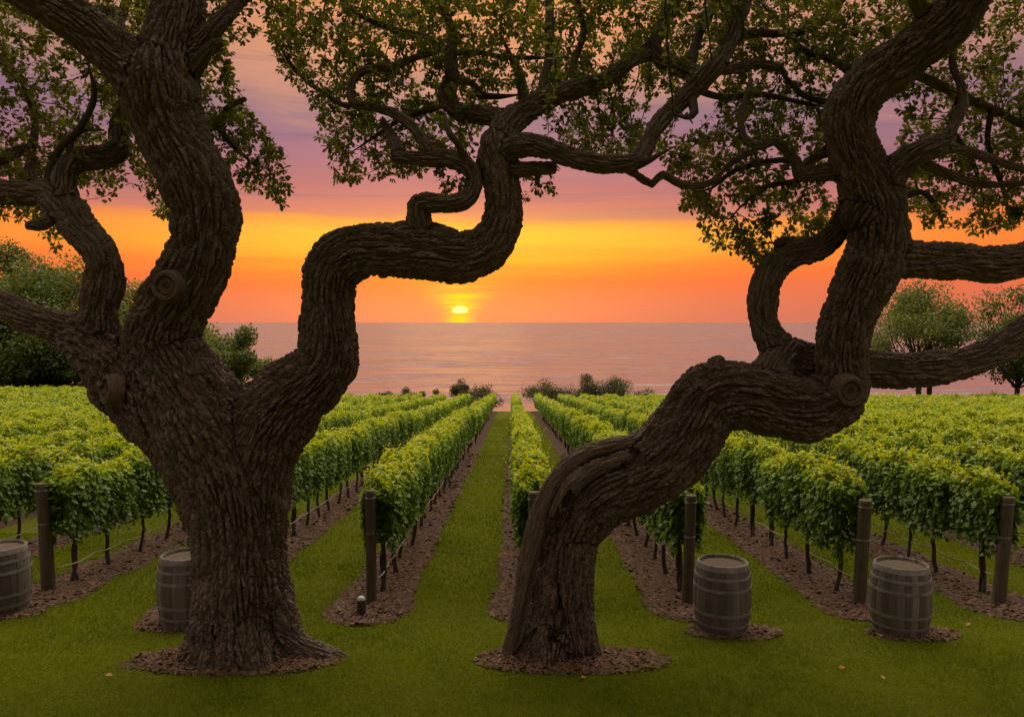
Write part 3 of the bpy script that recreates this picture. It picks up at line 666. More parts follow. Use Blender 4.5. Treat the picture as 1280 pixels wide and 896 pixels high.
right = [
 ([(694,890,62,0),(694,845,54,0),(695,805,44,0),(702,750,37,0),(708,700,34,0),(719,657,37,0),(747,619,43,0),(787,599,44,0),(828,575,46,0),(858,540,46,0),(885,502,44,0),(930,496,41,0),(985,510,41,0),(1032,504,38,0),(1050,475,33,0),(1052,440,31,0),(1060,400,31,0),(1076,360,34,0),(1092,325,36,0),(1099,280,33,0),(1092,245,34,0),(1075,205,31,0),(1063,170,29,0),(1066,135,30,0),(1085,105,31,0),(1120,80,29,0),(1160,50,29,-.1),(1195,15,30,-.2),(1215,-25,30,-.2),(1230,-80,25,-.1),(1215,-150,17,0),(1235,-220,9,.1)], 0),
 ([(634,840,12,-.16),(644,790,11,-.18),(653,750,12,-.18),(659,710,13,-.18),(668,670,14,-.18),(681,630,14,-.18),(701,594,13,-.18),(727,571,12,-.16),(760,560,12,-.12),(800,551,13,-.05),(832,528,14,0)], .01),
 ([(690,665,9,-.24),(698,640,12,-.28),(716,606,12,-.3),(747,583,11,-.28),(785,570,10,-.22)], .01),
 ([(895,462,16,-.05),(898,452,8,-.05)], .04),
 ([(720,690,26,-.15),(716,750,24,-.18),(722,800,22,-.2)], .05),
 ([(1085,265,30,0),(1110,224,20,-.1),(1129,203,17,-.15),(1152,189,16,-.2),(1174,181,14,-.2),(1186,174,9,-.2)], .08),
 ([(1178,178,9,-.2),(1194,155,7,-.15),(1204,132,6,-.1),(1203,112,5,0),(1190,75,4,.2),(1200,20,3.5,.4)], .03),
 ([(1165,188,9,-.15),(1195,186,6.5,-.1),(1236,198,5.5,0),(1285,213,4.5,.1),(1340,220,3,.2)], .03),
 ([(1150,200,8,-.1),(1175,213,6,0),(1206,226,5.5,.1),(1240,231,4.5,.2),(1290,228,3.5,.4)], .03),
 ([(1100,260,7,.1),(1150,240,4,.4),(1172,262,3,.6),(1180,285,2,.7)], .03),
 ([(1085,338,30,0),(1115,326,25,0),(1152,326,23,.05),(1203,328,22,.1),(1246,330,22,.15),(1290,322,22,.2),(1350,300,18,.4),(1420,290,12,.6)], .10),
 ([(1100,215,9,.25),(1085,235,13,.40),(1066,258,15,.42),(1045,290,15,.38),(1020,311,16,.36),(985,318,17,.34),(961,345,18,.32),(953,381,18,.3),(958,414,18,.3),(974,438,22,.3),(1001,452,24,.32),(1045,460,23,.34),(1085,461,22,.36),(1135,463,22,.4),(1186,458,21,.45),(1229,445,19,.5),(1260,428,19,.55),(1300,405,18,.6),(1360,380,14,.8)], .05),
 ([(978,442,22,.28),(955,475,26,.1)], .06),
 ([(985,318,12,.34),(975,305,8,.34)], .03),
 ([(1050,213,13,.1),(1020,216,9.5,.2),(1001,216,9,.25),(994,200,6,.25),(974,181,5.5,.2),(962,175,5,.15),(946,183,5,.1),(929,171,4.6,.1),(926,150,4,.1),(931,128,4,.15),(938,100,3,.3)], .05),
 ([(1048,180,9,.2),(1032,190,8,.25),(1016,199,6,.3),(1000,212,5,.3)], .03),
 ([(1000,205,4,.25),(975,200,3.5,.4),(945,205,3.5,.5),(915,215,3,.5),(890,235,2.5,.5),(870,240,2,.5)], .02),
 ([(1010,220,5,.3),(990,228,4,.5),(960,232,3.5,.6),(935,250,3,.7),(915,270,2,.7)], .02),
 ([(1120,85,8,.1),(1159,100,6,.3),(1203,121,5.5,.5),(1236,134,5,.6),(1285,160,4,.8)], .03),
 ([(1060,130,6,.2),(1035,128,4,.4),(1005,120,3.5,.6),(985,100,3,.7),(960,70,2.5,.8)], .02),
 ([(1075,100,6,.2),(1040,75,4.5,.5),(1000,60,4,.7),(970,20,3,.8)], .02),
 ([(1175,45,16,-.1),(1158,22,10,-.15),(1140,-8,9,-.2),(1110,-60,7,-.2),(1060,-110,5,0)], .05),
 ([(1215,-30,14,0),(1260,-60,10,.3),(1320,-70,8,.6),(1400,-60,5,.8)], .05),
 ([(1200,120,5,.5),(1190,160,4,.7),(1215,200,3,.9),(1230,250,2.5,1)], .02),
 ([(1240,135,4,.6),(1235,180,3.5,.7),(1255,240,3,.8),(1262,280,2,.9)], .02),
 ([(1215,-60,20,-.1),(1160,-130,15,-1),(1080,-180,12,-2.2),(1010,-230,9,-3.3),(950,-260,5,-4.2)], .06),  # this and the next: forward limbs above frame, added for foreground shade
 ([(1225,-70,18,-.1),(1290,-150,13,-1),(1330,-200,9,-2.4),(1350,-240,5,-3.6)], .06),
 ([(715,780,22,-.1),(735,812,17,-.15),(756,834,9,-.15)], .06),
 ([(670,790,18,-.05),(648,820,15,-.1),(622,836,9,-.12)], .05),
 ([(690,800,24,-.25),(686,840,18,-.36)], .05), ([(700,800,26,.25),(720,830,16,.45)], .05),
]
g1 = np.random.default_rng(11)
def oak(name, chains_px, cuts_px, polys, holes, natt, label, base, gg, thick=9.5, cat='oak tree'):
    root = tag(empty(name, base), label, cat)
    ch = [(px_chain(c, YT), k) for c, k in chains_px]
    inv = np.array(base)
    # limbs thicker than a few pixels go into the fused trunk; thinner ones are branches of their own mesh
    big = []; seeds = []
    for C, k in ch:
        if C[:, 3].max() > thick * YT / F * .82: big.append((C - np.array([*inv, 0]), k))
        else:
            dl = np.linalg.norm(C[:, :3] - C[-1, :3], axis=1); C = C.copy()
            if C[-1, 3] < .045: C[:, 3] *= np.clip(dl / .35, .3, 1) ** .7
            mb_ = MB(); nz_ = 1 + .10 * vnoise(C[:, :3] * 9, 44); mb_.tube(C[:, :3] - inv, C[:, 3] * nz_, 8); mb_.build('branch', M_TWIG, root)
        s_ = C[(C[:, 3] < .15) & (C[:, 2] > 4.1)]
        s_ = s_[(s_[:, 3] < .09) | (gg.random(len(s_)) < .3)]
        if len(s_): seeds.append(s_[:, :3])
    cuts = [(px_chain(c, YT) - np.array([*inv, 0]), k) for c, k in cuts_px]
    build_trunk('trunk', big, cuts, root, bare=(1, 2) if cuts_px else ())
    seeds = np.vstack(seeds) - inv
    att = np.vstack([attractors(p_, holes, n_, YT, d0, d1, gg, th) for p_, n_, d0, d1, th in polys]) - inv
    P, par = colonise(seeds, att)
    mb, r, kids = twig_meshes(P, par, len(seeds))
    tag(mb.build('twigs', M_TWIG, root), kind='stuff')
    V, Fs, t = oak_leaves(P, r, kids, len(seeds), gg)
    mesh_np('crown', V, Fs, M_OAK, root, {'tint': t})
    print(name, 'nodes', len(P), 'leaves', len(V) // len(OAK))
    return root
PL1 = [(-220,-60),(190,-60),(190,60),(170,120),(218,205),(214,285),(196,266),(180,228),(150,222),(140,255),(118,238),(95,250),(98,295),(70,318),(50,292),(20,268),(-60,285),(-220,240)]
PL2 = [(235,-60),(350,-60),(345,30),(292,60),(292,110),(318,150),(348,180),(368,235),(354,270),(330,246),(300,232),(268,195),(245,140)]
PL3 = [(335,-60),(960,-60),(915,20),(900,70),(850,112),(790,118),(800,150),(850,200),(790,200),(730,200),(690,195),(700,150),(670,142),(640,120),(600,150),(592,180),(560,215),(500,222),(460,222),(440,228),(408,236),(425,200),(400,185),(388,165),(385,130),(350,95),(338,60)]
PL4 = [(540,218),(575,228),(580,243),(552,240)]; PL5 = [(652,216),(700,224),(704,236),(680,248),(652,245)]
TOPL = [(-260,-300),(900,-300),(960,-60),(-220,-60)]; TOPR = [(900,-300),(1560,-300),(1500,-60),(900,-60)]  # crown above frame; its forward reach is added to shade trunks and lawn
HL = [[(300,60),(345,60),(350,105),(385,140),(400,185),(370,205),(345,165),(305,120)], [(655,142),(700,142),(700,168),(662,170)], [(800,122),(860,125),(866,160),(825,172)]]
PR1 = [(900,-60),(1050,-60),(1060,60),(1040,100),(1040,285),(1000,300),(975,318),(942,338),(928,318),(912,300),(890,314),(878,290),(868,265),(848,260),(852,228),(822,215),(830,185),(868,165),(905,175),(905,130),(880,100),(890,50)]
PR2 = [(1100,-60),(1480,-60),(1480,270),(1280,285),(1230,298),(1190,280),(1150,282),(1128,268),(1125,150),(1105,125)]
PR3 = [(1040,-60),(1165,-60),(1150,10),(1060,100),(1040,60)]
base_l = (LX, YT, 0.0); base_r = (RX, YT, 0.0)
OL = oak('oak_tree', left, [], [([PL1], 2150, .0, 2.4, -.16), ([PL2], 600, .1, 1.9, -.2), ([PL3], 3300, .0, 2.6, -.24), ([PL4], 14, -.2, .3, -9), ([PL5], 26, -.1, .5, -9), ([TOPL], 900, -1.0, 2.6, -.2), ([TOPL], 1800, -4.8, -1.0, -.4)],
         HL, 0, 'big dark oak on the left, thick trunk forking into stem and swan-necked limb', base_l, g1)
OR = oak('oak_tree', right, [([(695,735,6,-.31),(697,762,9,-.32),(695,790,11,-.34),(692,812,9,-.35)], .012), ([(648,822,8,-.25),(660,770,9,-.25),(673,722,11,-.25),(685,684,11,-.26),(695,650,9,-.29),(709,621,9.5,-.31),(723,598,9,-.29),(750,578,9,-.25),(792,566,7,-.21)], .006)],
         [([PR1], 1600, .05, 2.2, -.18), ([PR2], 2200, .0, 2.6, -.22), ([PR3], 430, .1, 2, -.2), ([TOPR], 600, -1.0, 2.6, -.2), ([TOPR], 1600, -4.8, -1.0, -.4)],
         [], 0, 'dark oak on the right leaning in a zigzag, trunk split at the foot', base_r, g1)
def child_fix(o, root):
    o.location = -root.location
for (u, v, Y, r_, nn, root, cut) in [(209, 358, YT - .37, 17, (-.10, -1, .05), OL, True), (1061, 489, YT - .33, 17, (.12, -1, -.05), OR, True), (134, 487, YT - .22, 17, (-.75, -.8, .1), OL, True)]:
    tr_ = [c for c in root.children if c.name.startswith('trunk')][0].data
    co = np.zeros(len(tr_.vertices) * 3, np.float32); tr_.vertices.foreach_get('co', co); co = co.reshape(-1, 3) + np.array(root.location)
    eye = np.array([0, 0, CAMZ]); d_ = at(u, v, 8.0) - eye; d_ /= np.linalg.norm(d_); rel = co - eye; tt_ = rel @ d_; off_ = np.linalg.norm(rel - tt_[:, None] * d_, axis=1)
    Y = float(co[off_ < .03][tt_[off_ < .03].argmin(), 1]) - .0
    o = knot('knot', u, v, Y, r_, nn, root, cut); child_fix(o, root)
mulch_disc(LX + .03, YT - .30, 1.04, .36, 3, 'round brown mulch bed at the foot of the left oak', .4)
mulch_disc(RX + .18, YT - .32, .98, .34, 8, 'round brown mulch bed at the foot of the right oak', .4)

# ------------------------------------------------------------------ grapevines
def vine_leaves(g_, n, size, hw=.27, z0=.62, z1=1.62, half=.56, shoots=10, shape=GRAPE, fac=GRAPEF):
    a = g_.random(n)
    y = g_.uniform(-half, half, n)
    bulge = .76 + .24 * np.cos(y / half * 1.7)
    side = g_.random(n) < .68
    sgn = np.where(g_.random(n) < .5, -1., 1.)
    zz_ = g_.uniform(0, 1, n) ** .8
    zs = z0 + (z1 - z0) * zz_
    prof = hw * bulge * (.72 + .34 * np.sin(np.clip(zz_, 0, 1) * 2.6)) 
    x = np.where(side, sgn * prof * g_.uniform(.72, 1.12, n), g_.uniform(-1, 1, n) * hw * .95)
    z = np.where(side, zs, z1 + g_.normal(size=n) * .05 - .10 * (x / hw) ** 2 + .11 * np.cos(y / half * 3))
    inner = g_.random(n) < .18
    x = np.where(inner, g_.uniform(-1, 1, n) * hw * .7, x); z = np.where(inner, g_.uniform(z0 + .05, z1, n), z)
    z = z + .05 * noise2(y * 6, x * 6 + 3, 17) - np.where(zz_ < .15, g_.random(n) * .12, 0) * side
    P = np.stack([x, y, z], -1)
    nr = np.where(side[:, None], np.stack([sgn * 1.0, g_.normal(size=n) * .5, .45 + g_.normal(size=n) * .35], -1), np.stack([g_.normal(size=n) * .45, g_.normal(size=n) * .45, np.ones(n)], -1))
    # end faces
    D = np.stack([g_.normal(size=n) * .5 + .45 * sgn * side, g_.normal(size=n) * .85, np.where(side, -.8 + g_.normal(size=n) * .35, g_.normal(size=n) * .3)], -1)
    sz = size * g_.uniform(.65, 1.25, n)
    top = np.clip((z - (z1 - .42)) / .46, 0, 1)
    tint = np.clip(.10 + .60 * top ** 2.4 + g_.normal(size=n) * .12, 0, 1)  # younger tops yellower; top-to-side contrast also painted in for light and shade
    # young shoots standing out of the top
    for s in range(shoots):
        y0 = g_.uniform(-half, half); x0 = g_.uniform(-hw * .8, hw * .8); m_ = 7; t_ = np.linspace(0, 1, m_)
        ln = g_.uniform(.08, .30); lean = g_.normal(size=2) * .4
        Q = np.stack([x0 + lean[0] * ln * t_, y0 + lean[1] * ln * t_, z1 + ln * t_], -1) + g_.normal(size=(m_, 3)) * .012
        P = np.vstack([P, Q]); nr = np.vstack([nr, g_.normal(size=(m_, 3)) * .6 + [0, 0, .8]]); D = np.vstack([D, g_.normal(size=(m_, 3)) + [0, 0, .1]])
        sz = np.concatenate([sz, size * np.linspace(.75, .35, m_)]); tint = np.concatenate([tint, np.clip(.8 + .2 * t_, 0, 1)])
    return P, D, nr, sz, tint
def vine_trunk(g_, style):
    mb = MB()
    def stem(x, y, bend, r, top=.78):
        z = np.linspace(-.03, top, 9); t_ = z / top
        P = np.stack([x + bend[0] * np.sin(t_ * 3.1) + g_.normal(size=9) * .006, y + bend[1] * np.sin(t_ * 3.1) + g_.normal(size=9) * .006, z], -1)
        mb.tube(P, r * (1.25 - .35 * t_) * (1 + g_.normal(size=9) * .06), 8)
    if style == 1: stem(0, -.05, (.03, .07), .020); stem(.01, .05, (-.02, -.03), .024)
    else: stem(0, 0, (g_.normal() * .025, g_.normal() * .03), .027 if style == 0 else .023)
    for s in (-1, 1):
        y = np.linspace(0, s * .5, 7); P = np.stack([g_.normal(size=7) * .01, y, .76 + .05 * np.abs(y) + g_.normal(size=7) * .008], -1); mb.tube(P, np.linspace(.020, .012, 7), 6)
    return mb
gv = np.random.default_rng(5)
NV = 6; vine_me = []
for i in range(NV):
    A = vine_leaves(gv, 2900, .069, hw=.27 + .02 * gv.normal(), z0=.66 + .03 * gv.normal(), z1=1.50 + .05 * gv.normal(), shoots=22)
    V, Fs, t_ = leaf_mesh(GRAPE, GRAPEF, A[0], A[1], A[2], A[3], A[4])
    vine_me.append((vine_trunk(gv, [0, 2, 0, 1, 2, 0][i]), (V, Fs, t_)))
protos = []
ORD = ['first', 'second', 'third', 'fourth', 'fifth', 'sixth', 'seventh', 'eighth', 'ninth', 'tenth', 'eleventh', 'twelfth', 'thirteenth', 'fourteenth', 'fifteenth', 'sixteenth', 'seventeenth', 'eighteenth', 'nineteenth', 'twentieth']
def ordn(i):
    if i < 20: return ORD[i]
    t_, u_ = divmod(i + 1, 10); tens = ['', '', 'twenty', 'thirty', 'forty', 'fifty', 'sixty', 'seventy', 'eighty'][t_]
    return (tens[:-1] + 'ieth') if u_ == 0 else tens + '-' + ORD[u_ - 1]
ROWNAME = {-3: 'of the row starting at the leftmost post', -2: 'of the row running behind the left oak trunk', -1: 'of the row behind the post with the small bollard',
           0: 'of the row starting beside the leaning oak trunk', 1: 'of the row starting behind the second barrel from the right', 2: 'of the row left of the rightmost barrel', 3: 'of the row starting at the rightmost post'}
def rowname(k):
    if k in ROWNAME: return ROWNAME[k]
    return f"of the {ORD[k - 4]} row beyond the rightmost post" if k > 3 else f"of the {ORD[-k - 4]} row beyond the leftmost post"
slots = []
for k in ROWS:
    X = rowx(k); s = row_start(k) + .55; n_ = int((ROW1 - s) / .95)
    for j in range(n_):
        Yv = s + j * .95 + rng.normal() * .03
        if abs(X) > .665 * Yv + 1.6: continue
        if Yv > edge(X) - 3: continue
        slots.append([k, j, X + rng.normal() * .03, Yv])
# show-size order: nearest first
slots.sort(key=lambda s: s[3] * (1 + .006 * abs(s[0])))
NIND = 298
near_s, far_s = slots[:NIND], slots[NIND:]
first_j = {}
for k, j, X, Yv in near_s: first_j[k] = min(first_j.get(k, 999), j)
print('vines', len(near_s), len(far_s), 'individual up to Y', near_s[-1][3])
for i, (k, j, X, Yv) in enumerate(near_s):
    vi = (j * 5 + k * 3 + (j // 4)) % NV; z = float(ground(X, Yv)) + .02
    if len(protos) <= vi or protos[vi] is None:
        while len(protos) <= vi: protos.append(None)
    if protos[vi] is None:
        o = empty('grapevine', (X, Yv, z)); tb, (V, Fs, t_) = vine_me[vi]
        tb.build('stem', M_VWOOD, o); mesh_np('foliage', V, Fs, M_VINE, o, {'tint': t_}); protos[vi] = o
    else:
        o = protos[vi].copy(); COL.objects.link(o)
        for ch_ in protos[vi].children:
            c_ = ch_.copy(); COL.objects.link(c_); c_.parent = o
        o.location = (X, Yv, z)
    o.rotation_euler = (math.atan(-SL) if Yv > Y1 else 0, 0, math.pi if (j + k) % 2 else 0)
    if (j + k) % 2: o.rotation_euler[0] = -o.rotation_euler[0]
    o.scale = (rng.uniform(.92, 1.1), 1.0, rng.uniform(.95, 1.05))
    nth = j - first_j[k]
    if nth == 0: lab = 'nearest leafy grapevine ' + rowname(k)
    else: lab = f'{ordn(nth)} leafy grapevine {rowname(k)}'
    lab = ' '.join(lab.split()[:16])
    tag(o, lab, 'grapevine', 'grapevines trained in rows')
# all vines further back: one mass
gf = np.random.default_rng(9); VV, FF, TT, off = [], [], [], 0; TV = MB()
for k, j, X, Yv in far_s:
    n_ = int(np.clip(900 * (24 / Yv) ** 1.35, 190, 900)); sz = .098 * max(1.0, (Yv / 24)) ** .66
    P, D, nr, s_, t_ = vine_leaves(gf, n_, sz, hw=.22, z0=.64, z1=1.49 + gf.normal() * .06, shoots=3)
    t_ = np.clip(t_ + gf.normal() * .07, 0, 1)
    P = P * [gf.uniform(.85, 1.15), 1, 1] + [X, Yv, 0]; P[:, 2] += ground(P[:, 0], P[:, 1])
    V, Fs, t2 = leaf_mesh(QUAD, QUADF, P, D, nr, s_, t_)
    VV.append(V.astype(np.float32)); FF.append(Fs[0] + off); TT.append(t2); off += len(V)
    if Yv < 60:
        zb = float(ground(X, Yv)); TV.tube(np.array([[X, Yv, zb - .02], [X + gf.normal() * .02, Yv, zb + .4], [X, Yv, zb + .8]]), [.028, .024, .022], 4)
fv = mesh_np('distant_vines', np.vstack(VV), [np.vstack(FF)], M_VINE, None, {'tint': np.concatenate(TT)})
tag(fv, 'mass of bright green vine rows filling the far field', 'vineyard', kind='stuff')
tag(TV.build('distant_vine_stems', M_VWOOD), 'dark stems under the far vine rows', 'vine stems', kind='stuff')

# ------------------------------------------------------------------ posts, hoses
def post(u0, v0, u1, v1, Y, rpx, label, wire_z=None):
    a = at(u0, v0, Y); b_ = at(u1, v1, Y); r = rpx * Y / F
    base = np.array([a[0], Y, float(ground(a[0], Y))]); root = tag(empty('vineyard_post', base), label, 'post', 'end posts of the vine rows')
    H = np.linalg.norm(b_ - a); d = (b_ - base); d = d / np.linalg.norm(d)
    H = (b_[2] - base[2])
    n_ = 26; k = 22; t_ = np.linspace(-.12, H, n_); prof = np.full(n_, r) * (1.04 - .06 * t_ / H)
    t_ = np.append(t_, [H + .004, H + .006]); prof = np.append(prof, [r * .90, .001])
    P = base * 0 + d[None] * t_[:, None] / d[2]
    a_ = np.arange(k) * 2 * np.pi / k
    V = P[:, None] + prof[:, None, None] * np.stack([np.cos(a_), np.sin(a_), 0 * a_], -1)[None]
    V += (.05 * r * vnoise(np.stack([np.broadcast_to(np.cos(a_) * 2.4, (len(t_), k)), np.broadcast_to(np.sin(a_) * 2.4, (len(t_), k)), np.broadcast_to(t_[:, None] * 1.2, (len(t_), k))], -1) + u0, 41))[..., None] * np.stack([np.cos(a_), np.sin(a_), 0 * a_], -1)[None]
    V = V.reshape(-1, 3); i = np.arange(len(t_) - 1)[:, None] * k; j = np.arange(k)[None]; j2 = (j + 1) % k
    q = np.stack([i + j, i + j2, i + k + j2, i + k + j], -1).reshape(-1, 4)
    o = mesh_np('shaft', V, [q], M_POST, root, {'tint': np.zeros(len(V))}, True)
    for wz in (H * .62, H * .93):
        c_ = d * wz / d[2]; tt = np.linspace(0, 4 * np.pi, 40)
        Q = np.stack([c_[0] + (r * 1.07) * np.cos(tt), c_[1] + (r * 1.07) * np.sin(tt), c_[2] + .006 * tt / 3], -1)
        mb = MB(); mb.tube(Q, np.full(40, .0022), 5); mb.build('wire_wrap', M_WIRE, root)
    return root
post(61, 742, 53, 604, 10.85, 8, 'round weathered wooden post beside the leftmost barrel')
post(243, 752, 240, 620, 10.2, 7, 'wooden row post mostly hidden behind the left oak trunk')
post(464.5, 758, 463, 613, 10.15, 6.5, 'straight wooden post standing just behind the small dark bollard')
post(668, 757, 667, 615, 10.15, 7, 'wooden post half hidden behind the leaning oak trunk')
post(859, 763, 864, 619, 10.1, 7, 'wooden post just left of the second barrel from the right')
post(1073, 763, 1082, 625, 10.1, 8, 'leaning wooden post just left of the rightmost barrel')
post(1248, 761, 1260, 621, 10.15, 8, 'rightmost wooden post, leaning outwards by the picture edge')
HN = {-3: 'from the leftmost post', -2: 'behind the left oak', -1: 'from the post by the bollard', 0: 'behind the leaning oak foot', 1: 'from the post left of the middle barrel', 2: 'from the post beside the rightmost barrel', 3: 'from the rightmost post', 4: 'beyond the rightmost post', -4: 'beyond the leftmost post', -5: 'in the second row beyond the leftmost post', 5: 'in the second row beyond the rightmost post'}
for k in range(-5, 6):
    X = rowx(k); s = row_start(k); y = np.concatenate([np.arange(s, 34, .19), np.arange(34, ROW1 - 1, 1.0)])
    ph = (y - s) % .95 / .95
    P = np.stack([X + .04 + .015 * noise2(y * 2, y * 0 + k, 51), y, ground(X + 0 * y, y) + .34 - .035 * np.sin(ph * np.pi) + .012 * noise2(y, y * 0 + k * 3, 52)], -1)
    mb = MB(); mb.tube(P, np.full(len(P), .0105), 6)
    for hz in (1.02, 1.30):
        pass
    tag(mb.build('irrigation_hose', M_HOSE), ('pale irrigation hose strung along the vine row ' + HN[k]), 'hose', 'irrigation hoses along the rows')
    wr = tag(empty('trellis_wire_set', (X, s, float(ground(X, s)))), 'thin trellis wires carrying the vine row ' + HN[k], 'wires', 'trellis wires')
    for hz in (.80, 1.12, 1.38):
        mb = MB(); yy = np.arange(s, 30, 1.0); mb.tube(np.stack([X + 0 * yy, yy, ground(X + 0 * yy, yy) + hz], -1), np.full(len(yy), .002), 4)
        wo = mb.build('wire', M_WIRE, wr); wo.location = -wr.location

# ------------------------------------------------------------------ barrels, bollard
m, nt = new_mat('barrel_wood'); M_STAVE = m
t = N(nt, 'ShaderNodeTexCoord').outputs['Object']; tn = attr(nt, 'tint').outputs['Fac']
mp = N(nt, 'ShaderNodeMapping'); L(nt, t, mp.inputs[0]); mp.inputs['Scale'].default_value = (14, 14, 1.1)
n1 = NOISE(nt, mp.outputs[0], 3, 6, .65); n2 = NOISE(nt, t, 3.0, 4)
c = RAMP(nt, M(nt, 'ADD', M(nt, 'MULTIPLY', n1, .6), M(nt, 'MULTIPLY', tn, .4)), [(.2, (.052, .042, .038)), (.5, (.120, .102, .093)), (.8, (.22, .19, .178))])
c = MIX(nt, M(nt, 'MULTIPLY', M(nt, 'SUBTRACT', n2, .52), 3, clamp=True), c, (.17, .10, .065))
p = N(nt, 'ShaderNodeBsdfPrincipled'); L(nt, c, p.inputs['Base Color']); p.inputs['Roughness'].default_value = .8
b = N(nt, 'ShaderNodeBump'); b.inputs['Distance'].default_value = .006; L(nt, n1, b.inputs['Height']); L(nt, b.outputs[0], p.inputs['Normal']); finish(nt, p.outputs[0])
M_HOOP = simple_mat('barrel_hoop', (.14, .14, .155), (.30, .30, .32), 9, .55, .3, metal=.35)
M_HEAD = simple_mat('barrel_head', (.035, .020, .013), (.10, .06, .04), 8, .85, .4, (1, 8, 1))
M_DARK = simple_mat('bollard_body', (.03, .022, .018), (.06, .045, .035), 20, .6, .2)
def barrel_r(z, H, R0, R1): s = 2 * z / H - 1; return R0 + (R1 - R0) * (1 - s * s) ** .9 if abs(s) < 1 else R0
def barrel(u, v, rpx, hpx, rot, label):
    Yb = 2.88 / ((v - 403) / F - SL); Yb += .28; Rb = rpx * (Yb) / F; H = hpx * (Yb - .2) / F
    x = at(u, v, Yb)[0]; z0 = float(ground(x, Yb)) + .012
    root = tag(empty('barrel', (x, Yb, z0), rot), label, 'barrel', 'old wine barrels along the lawn')
    Rm, Re = Rb, Rb * .845; ns, per = 26, 6
    zs = np.linspace(0, H, 25); mb = MB(); g_ = np.random.default_rng(int(u) + 900)
    for s in range(ns):
        a0, a1 = 2 * np.pi * s / ns, 2 * np.pi * (s + 1) / ns
        aa = np.linspace(a0, a1, per); dep = np.array([.0045, 0, 0, 0, 0, .0045]); dr = g_.normal() * .0012
        rr = np.array([barrel_r(z, H, Re, Rm) for z in zs])
        V = np.stack([(rr[:, None] - dep + dr) * np.cos(aa), (rr[:, None] - dep + dr) * np.sin(aa), np.repeat(zs[:, None], per, 1)], -1).reshape(-1, 3)
        i = np.arange(len(zs) - 1)[:, None] * per; j = np.arange(per - 1)[None]
        q = np.stack([i + j, i + j + 1, i + per + j + 1, i + per + j], -1).reshape(-1, 4)
        mb.add(V, q, a=float(g_.random()))
        Vi = V.reshape(len(zs), per, 3)[-1]; Vin = Vi * [.925, .925, 1]; Vd = Vin - [0, 0, .05]
        W = np.vstack([Vi, Vin, Vd]); j = np.arange(per - 1)
        mb.add(W, np.vstack([np.stack([j, j + 1, per + j + 1, per + j], 1), np.stack([per + j, per + j + 1, 2 * per + j + 1, 2 * per + j], 1)]), a=float(g_.random()))
    mb.build('staves', M_STAVE, root)
    V, q = lathe([(.001, H - .035), (Re * .5, H - .035), (Re * .93, H - .035)], 40)
    mesh_np('barrel_head', V, [q], M_HEAD, root, {'tint': np.zeros(len(V))})
    for za, zb in ((.0, .045), (.125, .165), (.29, .335), (.64, .685), (.80, .84), (.925, .992)):
        z1_, z2_ = za * H, zb * H; t_ = .0035
        ra, rb = barrel_r(z1_, H, Re, Rm), barrel_r(z2_, H, Re, Rm)
        V, q = lathe([(ra - .01, z1_), (ra + t_, z1_), (.5 * (ra + rb) + t_ + .0006, .5 * (z1_ + z2_)), (rb + t_, z2_), (rb - .01, z2_)], 72)
        mesh_np('hoop', V, [q], M_HOOP, root, {'tint': np.zeros(len(V))}, False)
        if za > 0.1:
            for e_ in (0, .05):
                pass
    return root, x, Yb
for i, (u, v, r_, h_, rot, lab) in enumerate([(0, 777, 37, 85, .3, 'weathered wine barrel cut off by the left picture edge'), (235, 793, 36, 89, 1.7, 'grey wine barrel partly hidden behind the left oak trunk'),
                      (902, 803, 36, 90, 2.9, 'grey wine barrel just right of a post, second from the right'), (1124, 805, 37, 89, 4.4, 'rightmost wine barrel, weathered, standing beside a leaning post')]):
    root, x, Yb = barrel(u, v, r_, h_, rot, lab)
    mulch_disc(x + (.12 if i != 1 else -.1), Yb - .08, [.46, .46, .54, .50][i], .30, 20 + i, ['patch of mulch under the leftmost barrel', 'patch of mulch under the barrel by the left oak', 'patch of mulch under the third barrel from the left', 'patch of mulch under the rightmost barrel'][i], .2)

Yb = 2.88 / ((777 - 403) / F - SL); c_ = at(452, 777, Yb); z0 = float(ground(c_[0], Yb)) + .02
root = tag(empty('bollard', (c_[0], Yb, z0)), 'small dark bollard with a pale domed cap in front of a vineyard post', 'bollard')
V, q = lathe([(.001, -.03), (.052, -.03), (.054, .0), (.054, .19), (.050, .196), (.001, .198)], 24); mesh_np('body', V, [q], M_DARK, root, {'tint': np.zeros(len(V))})
t_ = np.linspace(0, np.pi / 2, 8); V, q = lathe([(.049, .197)] + [(max(.001, .046 * math.cos(a_)), .205 + .038 * math.sin(a_)) for a_ in t_], 24)
mg, nt = new_mat('frosted_cap'); p = N(nt, 'ShaderNodeBsdfPrincipled'); p.inputs['Base Color'].default_value = (.55, .55, .56, 1); p.inputs['Roughness'].default_value = .3; finish(nt, p.outputs[0])
mesh_np('domed_cap', V, [q], mg, root, None, True)

